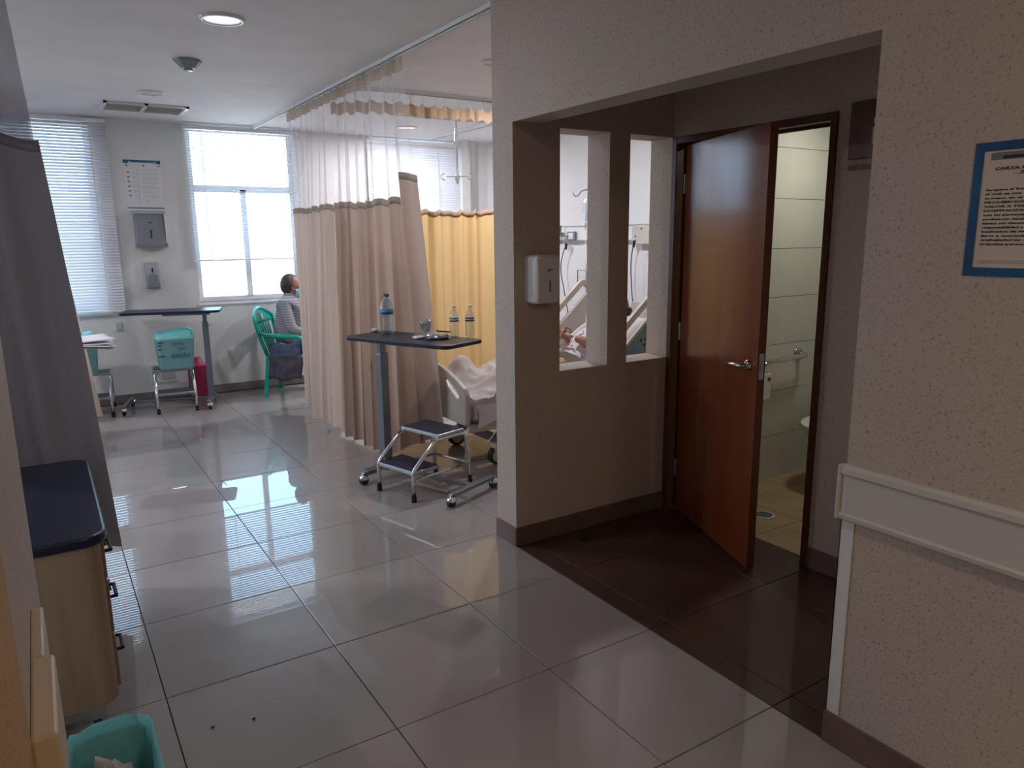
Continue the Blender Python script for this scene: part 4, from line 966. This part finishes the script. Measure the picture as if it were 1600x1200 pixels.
bd = [([pel, G(-.03, 0, .66), che, G(.02, 0, .95), nk, hc], [(.13, .15), (.11, .13), (.11, .15), (.08, .10), .048, .055],
       [(3, list(A1[0]), [.048, .040, .027]), (3, list(A1[1]), [.048, .040, .027]), (0, legs[0], [.08, .06, .04, .03]), (0, legs[1], [.08, .06, .04, .03])])]
for sh, el, wr in A1: bd += hand_chain(wr, wr-el, (0, 0, 1), T.to_3x3() @ V((0, 0, -1)), .95, .4)
skin_mesh('body', bd, 'skin', ps, 1, hb, .0065, 2)
skin_mesh('sweater', [([G(-.05, 0, .50), G(-.035, 0, .66), che, G(.02, 0, .955), G(.035, 0, 1.02), G(.04, 0, 1.045)], [(.155, .165), (.135, .155), (.135, .165), (.115, .13), (.085, .085), (.075, .075)],
    [(3, [A1[0][0], A1[0][1], A1[0][2].lerp(A1[0][1], .12)], [.062, .055, .040]), (3, [A1[1][0], A1[1][1], A1[1][2].lerp(A1[1][1], .12)], [.062, .055, .040])])], 'sweater', ps, 2)
skin_mesh('trousers', [([G(-.05, 0, .50), G(.02, 0, .50)], [(.15, .13), (.13, .10)], [(1, legs[0][:2]+[legs[0][2]], [.09, .072, .055]), (1, legs[1][:2]+[legs[1][2]], [.09, .072, .055])])], 'jeans', ps, 2)
for sy, lg in zip((-1, 1), legs): skin_mesh('shoe', [([lg[2]+V((0, 0, -.05)), lg[3]+V((0, 0, -.005)), lg[3]+(T.to_3x3() @ V((.09, 0, -.012)))], [.045, .042, .032])], 'black', ps, 2)
skin_mesh('hair', [([Th(0, .034, .070), Th(0, -.022, .060), Th(0, -.045, .020), Th(0, -.055, -.050), Th(.0, -.075, -.085)], [(.085, .070), (.120, .112), (.118, .105), (.095, .080), (.060, .050)])], 'hair_br', ps, 2)
mk = B().grid(lambda u, v: Th((u-.5)*.128, .106-.030*abs(u-.5)**1.5*4+.012*math.sin(PI*v), -.012-.085*v), 12, 6); obj('face_mask', mk, 'mask', ps, smooth=True, solid=.003)
for sx in (-1, 1):
    obj('mask_strap', B().tube([Th(sx*.062, .094, -.03), Th(sx*.078, .03, -.005), Th(sx*.080, .0, .02)], .0018, 5), 'white_pl', ps)
    obj('eye', B().lathe([(.0001, -.009), (.008, -.005), (.0095, 0), (.008, .005), (.0001, .009)], 10, M_=Matrix.Translation(Th(sx*.030, .083, .012))), 'ink', ps)
# dark bag hanging behind the seat, over the near side of the chair
bag = setp(obj('cloth_bag', B().grid(lambda u, v: G(-.17+.33*u+.01*math.sin(v*5), -.245-.035*math.sin(PI*u)*(.4+v)-.004*math.sin(u*30), .40+.03*(1-v)-.215*v+.012*math.sin(u*9)*v), 18, 8), 'skirt', smooth=True, solid=.022), 'dark cloth hanging from the near side of the green chair seat', 'cloth')
setp(obj('folded_denim', B().grid(lambda u, v: G(-.15+.30*u, -.235-.025*math.sin(PI*u), .55-.14*v+.008*math.sin(u*9+v*4)), 14, 6), 'jeans', smooth=True, solid=.03), 'blue denim jacket bunched between the chair arm and seat', 'jacket')

# ------------------------------------------------------------ head wall equipment
t = thing('medical_gas_rail', 'long pale medical supply rail on the wall behind the beds', 'medical rail', (4.83, 5.6, 1.53))
obj('rail_panel', B().box((4.79, 3.5, 1.54), (4.83, 7.7, 1.675)), 'white_pl', t, bevel=.004)
for z in (1.532, 1.675): obj('rail_edge', B().box((4.782, 3.5, z), (4.83, 7.7, z+.010)), 'grey_lt', t)
t = thing('outlet_box', 'beige socket box on the supply rail seen through the right slot', 'socket', (4.78, 5.2, 1.56))
obj('box', B().box((4.755, 5.07, 1.50), (4.782, 5.33, 1.665)), 'bed_pl', t, bevel=.004)
for q in ((5.28, 1.57), (5.28, 1.53), (5.20, 1.64)): obj('socket_hole', B().box((4.752, q[0]-.008, q[1]-.008), (4.756, q[0]+.008, q[1]+.008)), 'ink', t)
t = thing('flowmeter', 'oxygen flowmeter on the supply rail seen through the left slot', 'flowmeter', (4.76, 6.42, 1.56))
obj('meter_body', B().lathe([(.02, 0), (.022, .01), (.022, .10), (.012, .12), (.0001, .12)], 14, (4.75, 6.45, 1.50)), 'plasticbag', t, smooth=True)
obj('valve', B().tube([(4.779, 6.45, 1.60), (4.72, 6.45, 1.60)], .02, 12).tube([(4.75, 6.45, 1.62), (4.75, 6.45, 1.69)], .010, 8).tube([(4.75, 6.45, 1.58), (4.75, 6.32, 1.58)], .008, 8), 'steel_dk', t)
obj('gas_socket', B().box((4.765, 6.22, 1.535), (4.785, 6.36, 1.625)), 'steel_dk', t, bevel=.003)
obj('socket_face', B().box((4.760, 6.25, 1.55), (4.767, 6.33, 1.61)), 'white_pl', t)
def cord(label, pts):
    t = thing('power_cord', label, 'cord', pts[0])
    obj('plug', B().tube([pts[0], V(pts[0])+V((0, .01, -.06))], [.016, .011], 10), 'black', t)
    # smooth path
    P = [V(p) for p in pts]; q = []
    for i in range(len(P)-1):
        p0, p1, p2, p3 = P[max(i-1, 0)], P[i], P[i+1], P[min(i+2, len(P)-1)]
        for k in range(6):
            u = k/6; q.append(.5*((2*p1)+(p2-p0)*u+(2*p0-5*p1+4*p2-p3)*u*u+(3*p1-p0-3*p2+p3)*u**3))
    q.append(P[-1]); obj('cable', B().tube(q, .0055, 6), 'blackcord', t)
cord('black power cord hanging on the wall behind the left slot', [(4.775, 6.38, 1.50), (4.77, 6.44, 1.38), (4.77, 6.47, 1.22), (4.77, 6.40, .98), (4.75, 6.30, .72), (4.7, 6.2, .5)])
cord('black power cord hanging on the wall behind the right slot', [(4.752, 5.29, 1.53), (4.755, 5.33, 1.36), (4.76, 5.33, 1.15), (4.76, 5.30, .95), (4.74, 5.22, .75), (4.7, 5.15, .6)])
t = thing('wall_bracket', 'thin wire basket bracket on the wall above the raised bed rail', 'bracket', (4.8, 6.1, 1.2))
obj('wire_frame', B().tube([(4.82, 6.16, 1.06), (4.76, 6.16, 1.06), (4.76, 6.16, 1.23), (4.76, 5.98, 1.23), (4.76, 5.98, 1.06)], .006, 6).tube([(4.76, 6.02, 1.10), (4.76, 6.02, 1.31)], .005, 6), 'steel_dk', t)
t = thing('iv_pole', 'steel drip stand with a clear drip bag beside the raised bed', 'drip stand', (4.3, 5.36, 0))
px_, py_ = 4.31, 5.365
obj('pole', B().tube([(px_, py_, .12), (px_, py_, 2.0)], .011, 10), 'steel_dk', t, smooth=True)
for k in range(5):
    a = 2*PI*k/5+.3; lg = obj('leg', B().tube([(px_, py_, .13), (px_+.25*math.cos(a), py_+.25*math.sin(a), .065)], .011, 8), 'steel', t)
    obj('caster', B().tube([(px_+.26*math.cos(a)-.01, py_+.26*math.sin(a), .028), (px_+.26*math.cos(a)+.01, py_+.26*math.sin(a), .028)], .028, 14), 'black', lg)
for sg in (-1, 1):
    d = V((.28, -1, 0)).normalized()*sg*-1
    P0 = V((px_, py_, 1.99)); obj('hook_arm', B().tube([P0, P0+d*.08, P0+d*.13+V((0, 0, -.012)), P0+d*.165+V((0, 0, -.05)), P0+d*.20+V((0, 0, -.055)), P0+d*.225+V((0, 0, -.02))], .005, 8), 'steel_dk', t, smooth=True)
t = thing('drip_bag', 'clear drip bag hanging from the drip stand', 'drip bag', (4.305, 5.46, 1.8))
bc = V((4.30, 5.45, 1.80))
def bagf(u, v):
    a = 2*PI*u; w = .048*(1-.25*v**6) if v > .1 else .030+.018*v*10
    return bc+V((math.sin(a)*.020*math.sin(PI*min(1, .15+v*.8)), math.cos(a)*w, -.09+.20*v))
obj('pouch', B().grid(bagf, 20, 8), 'plasticbag', t, smooth=True); obj('bag_label', B().box((4.277, 5.42, 1.78), (4.279, 5.47, 1.87)), 'grey_lt', t)
obj('drip_chamber', B().lathe([(.004, 0), (.010, .01), (.010, .055), (.005, .07)], 10, (4.30, 5.45, 1.635)), 'plasticbag', t)
obj('drip_tube', B().tube([(4.30, 5.45, 1.635), (4.29, 5.44, 1.50), (4.25, 5.36, 1.2)], .003, 6).tube([(4.30, 5.45, 1.91), (4.30, 5.45, 1.945)], .003, 6), 'white_pl', t)
t = thing('hanging_drip_hook', 'ceiling-hung drip hook above the yellow curtain', 'drip hook', (3.62, 6.62, CZ))
hx_, hy_ = 3.60, 6.60
obj('rod', B().tube([(hx_, hy_, CZ-.01), (hx_, hy_, 2.10)], .008, 8), 'steel', t); obj('sleeve', B().tube([(hx_, hy_, 2.62), (hx_, hy_, 2.50)], [.016, .022], 10), 'white_pl', t)
obj('hub', B().lathe([(.008, -.05), (.024, 0), (.024, .03), (.008, .045)], 12, (hx_, hy_, 2.14)), 'grey_lt', t)
for sg in (-1, 1):
    d = V((.84, -.54, 0))*sg; e = V((hx_, hy_, 2.165)); q = e+d*.10
    obj('hook_arm', B().tube([e, q]+[q+d*(.03-.03*math.cos(a))+V((0, 0, -.03*math.sin(a))) for a in [k*PI/5 for k in range(1, 9)]], .005, 6), 'steel', t)

# ------------------------------------------------------------ bathroom
t = thing('grab_bar', 'chrome grab bar on the tiled bathroom wall', 'grab bar', (3.8, 3.0, .79))
P = [(3.42, 3.0, .78), (3.42, 2.94, .785), (3.44, 2.925, .787), (3.9, 2.925, .803), (4.09, 2.925, .810), (4.12, 2.935, .811), (4.135, 2.96, .811), (4.135, 3.0, .811)]
obj('bar', B().tube(P, .017, 12), 'chrome', t, smooth=True)
for x, z in ((3.42, .78), (4.135, .811)): obj('flange', B().lathe([(.042, 0), (.040, .008), (.018, .012)], 20, M_=Matrix.Translation(V((x, 3.001, z))) @ Matrix.Rotation(PI/2, 4, 'X')), 'chrome', t, smooth=True)
t = thing('paper_holder', 'white paper dispenser with a red mark under the grab bar', 'dispenser', (3.72, 3.0, .65))
obj('case', B().box((3.58, 2.92, .56), (3.785, 3.0, .735)), 'white_pl', t, bevel=.01); obj('red_mark', B().box((3.745, 2.918, .685), (3.775, 2.9205, .705)), 'red_pl', t)
t = thing('floor_drain', 'round metal floor drain in the bathroom floor', 'drain', (3.35, 2.585, 0))
obj('rim', B().lathe([(.060, 0), (.060, .004), (.050, .005), (.050, 0)], 24, (3.35, 2.585, 0)), 'white_pl', t)
obj('grate', B().lathe([(.050, .001), (.050, .003), (.02, .0035), (.0001, .003)], 24, (3.35, 2.585, 0)), 'steel_dk', t)
t = thing('toilet', 'white ceramic toilet at the edge of the bathroom doorway', 'toilet', (4.25, 2.66, 0))
def oval(cx, a, b_, z, n=24, yc=2.66): return [V((cx-.12+a*math.cos(2*PI*k/n), yc+b_*math.sin(2*PI*k/n), z)) for k in range(n)]
def loft(lo, cap=True):
    n = len(lo[0]); b = B(); b.v = [p for l in lo for p in l]; b.f = [(k*n+i, k*n+(i+1) % n, (k+1)*n+(i+1) % n, (k+1)*n+i) for k in range(len(lo)-1) for i in range(n)]
    if cap: b.f += [tuple(range(n))[::-1], tuple((len(lo)-1)*n+i for i in range(n))]
    return b
obj('bowl', loft([oval(4.34, .20, .12, 0), oval(4.34, .19, .11, .03), oval(4.33, .15, .09, .16), oval(4.28, .24, .17, .32), oval(4.25, .28, .19, .385), oval(4.25, .28, .19, .395)]), 'ceramic', t, smooth=True, angle=.9)
obj('seat', loft([oval(4.25, .285, .195, .396), oval(4.25, .29, .20, .405), oval(4.25, .285, .195, .425), oval(4.25, .24, .15, .43)]), 'ceramic', t, smooth=True, angle=.9)
obj('tank', B().box((4.41, 2.45, .36), (4.60, 2.87, .74)).box((4.40, 2.44, .74), (4.61, 2.88, .775)), 'ceramic', t, bevel=.012)

# ------------------------------------------------------------ left foreground: cabinets, papers, bin
def cabinet(label, x1, y0, y1, ztop, front=True):
    x0 = x1-.46; t = thing('bedside_cabinet', label, 'cabinet', ((x0+x1)/2, (y0+y1)/2, 0)); w = x1-x0; d = y1-y0; cx, cy = (x0+x1)/2, (y0+y1)/2
    obj('cabinet_top', B().prism(rrect(w+.02, d+.02, .07, 6, cx, cy), ztop-.035, ztop), 'navy', t, bevel=.008)
    obj('carcass', B().prism(rrect(w-.02, d-.02, .055, 6, cx, cy), .125, ztop-.036), 'wood_brown', t, bevel=.003)
    fx = x1-.010
    n = 3; zs = [.14, .33, .52, ztop-.045]
    for a, c in zip(zs, zs[1:]):
        dr = obj('drawer_front', B().box((fx-.004, y0+.075, a+.004), (fx+.010, y1-.075, c-.004)), 'wood_brown', t, bevel=.004)
        for yy in (y0+.15, y1-.30): obj('pull', B().tube([(fx+.008, yy, (a+c)/2), (fx+.03, yy, (a+c)/2), (fx+.03, yy+.10, (a+c)/2), (fx+.008, yy+.10, (a+c)/2)], .006, 8), 'black', dr)
    obj('plinth', B().box((x0+.05, y0+.05, .075), (x1-.05, y1-.05, .125)), 'steel', t)
    for xx in (x0+.08, x1-.08):
        for yy in (y0+.08, y1-.08):
            c_w = obj('caster', B().tube([(xx-.012, yy, .032), (xx+.012, yy, .032)], .032, 16), 'black', t); obj('caster_fork', B().box((xx-.018, yy-.02, .034), (xx+.018, yy+.02, .077)), 'steel', c_w)
    return t
cabinet('brown bedside cabinet with a dark navy top in the left foreground', .083, 2.47, 3.42, .70)
cabinet('bedside cabinet farther back at the left, holding the pile of papers', .13, 6.25, 6.85, .775)
for k in range(5):
    an = .16*math.sin(k*2.1); zz = .777+k*.011
    def pf(u, v, k=k, zz=zz, an=an):
        x = -.22+.66*u; y = 6.30+.42*v; dx, dy = x-.1, y-6.5; x2 = .1+dx*math.cos(an)-dy*math.sin(an); y2 = 6.5+dx*math.sin(an)+dy*math.cos(an)
        droop = .02-.10*max(0, x2-.16)**1.4*(1.9-.3*k)-.012*math.sin(9*(v-.3)*v)*max(0, x2-.05)*2
        return V((x2, y2, zz+.004*k*math.sin(3*u+k)+droop+.004))
    o = obj('newspaper', B().grid(pf, 16, 4), 'paper', smooth=True, solid=.0035, loc=(.1, 6.5, .78))
    setp(o, ['lowest sheet of the paper pile on the left cabinet', 'second lowest sheet of the paper pile on the left cabinet', 'middle sheet of the paper pile on the left cabinet', 'second highest sheet of the paper pile on the left cabinet', 'topmost sheet of the paper pile on the left cabinet'][k], 'paper', 'papers on the far left cabinet')
# waste bin with teal liner in the lower left corner
bx_, by_ = .022, 1.735; t = thing('waste_basket', 'open waste basket with a teal bag liner at the lower left corner', 'bin', (bx_, by_, 0))
def rr(w, d, z, r=.06): return [V((x, y, z)) for x, y in rrect(w, d, r, 6, bx_, by_)]
ns = len(rr(1, 1, 0))
b = B(); lo = [rr(.13, .36, 0), rr(.14, .37, .01), rr(.186, .44, .36)]; b.v = [p for l in lo for p in l]; b.f = [(k*ns+i, k*ns+(i+1) % ns, (k+1)*ns+(i+1) % ns, (k+1)*ns+i) for k in range(2) for i in range(ns)]+[tuple(range(ns))[::-1]]
obj('basket_body', b, 'teal', t, smooth=True, angle=.8, solid=.003)
lo = []
for z, w, d in ((.30, .182, .442), (.36, .190, .450), (.385, .193, .454), (.388, .187, .446), (.36, .175, .432), (.20, .15, .38), (.14, .11, .30)):
    lp = rr(w, d, z); lp = [V((p.x+.004*math.sin(i*2.7+z*40), p.y+.004*math.cos(i*1.9+z*30), p.z+.004*math.sin(i*1.3))) for i, p in enumerate(lp)]; lo.append(lp)
b = B(); b.v = [p for l in lo for p in l]; b.f = [(k*ns+i, k*ns+(i+1) % ns, (k+1)*ns+(i+1) % ns, (k+1)*ns+i) for k in range(6) for i in range(ns)]+[tuple(6*ns+i for i in range(ns))]
obj('bag_liner', b, 'liner', t, smooth=True)
w1 = lump('trash_bag', 'crumpled whitish plastic bag inside the teal-lined waste basket', 'bag', (.015, 1.80, .145), (.060, .095, .235), 'bagwhite', 8, True)
w2 = lump('paper_scrap', 'beige crumpled paper at the near side of the waste basket', 'paper', (.0, 1.64, .15), (.05, .06, .12), 'paper2', 9, True)
setp(obj('rubber_stop', B().lathe([(.020, 0), (.022, .004), (.020, .020), (.014, .026), (.0001, .027)], 14, (2.30, 2.905, 0)), 'black', smooth=True, angle=.7), 'small black rubber stop lying on the brown floor by the partition', 'door stop')
for q, (x, y), l_ in ((0, (.445, 2.33), 'tiny dark crumb on the large tile in the foreground, upper one'), (1, (.32, 2.36), 'tiny dark crumb on the foreground tile nearest the waste basket')):
    o = lump('crumb', l_, 'crumb', (x, y, .0005), (.006, .005, .005), 'ink', 20+q); o['group'] = 'crumbs on the floor'
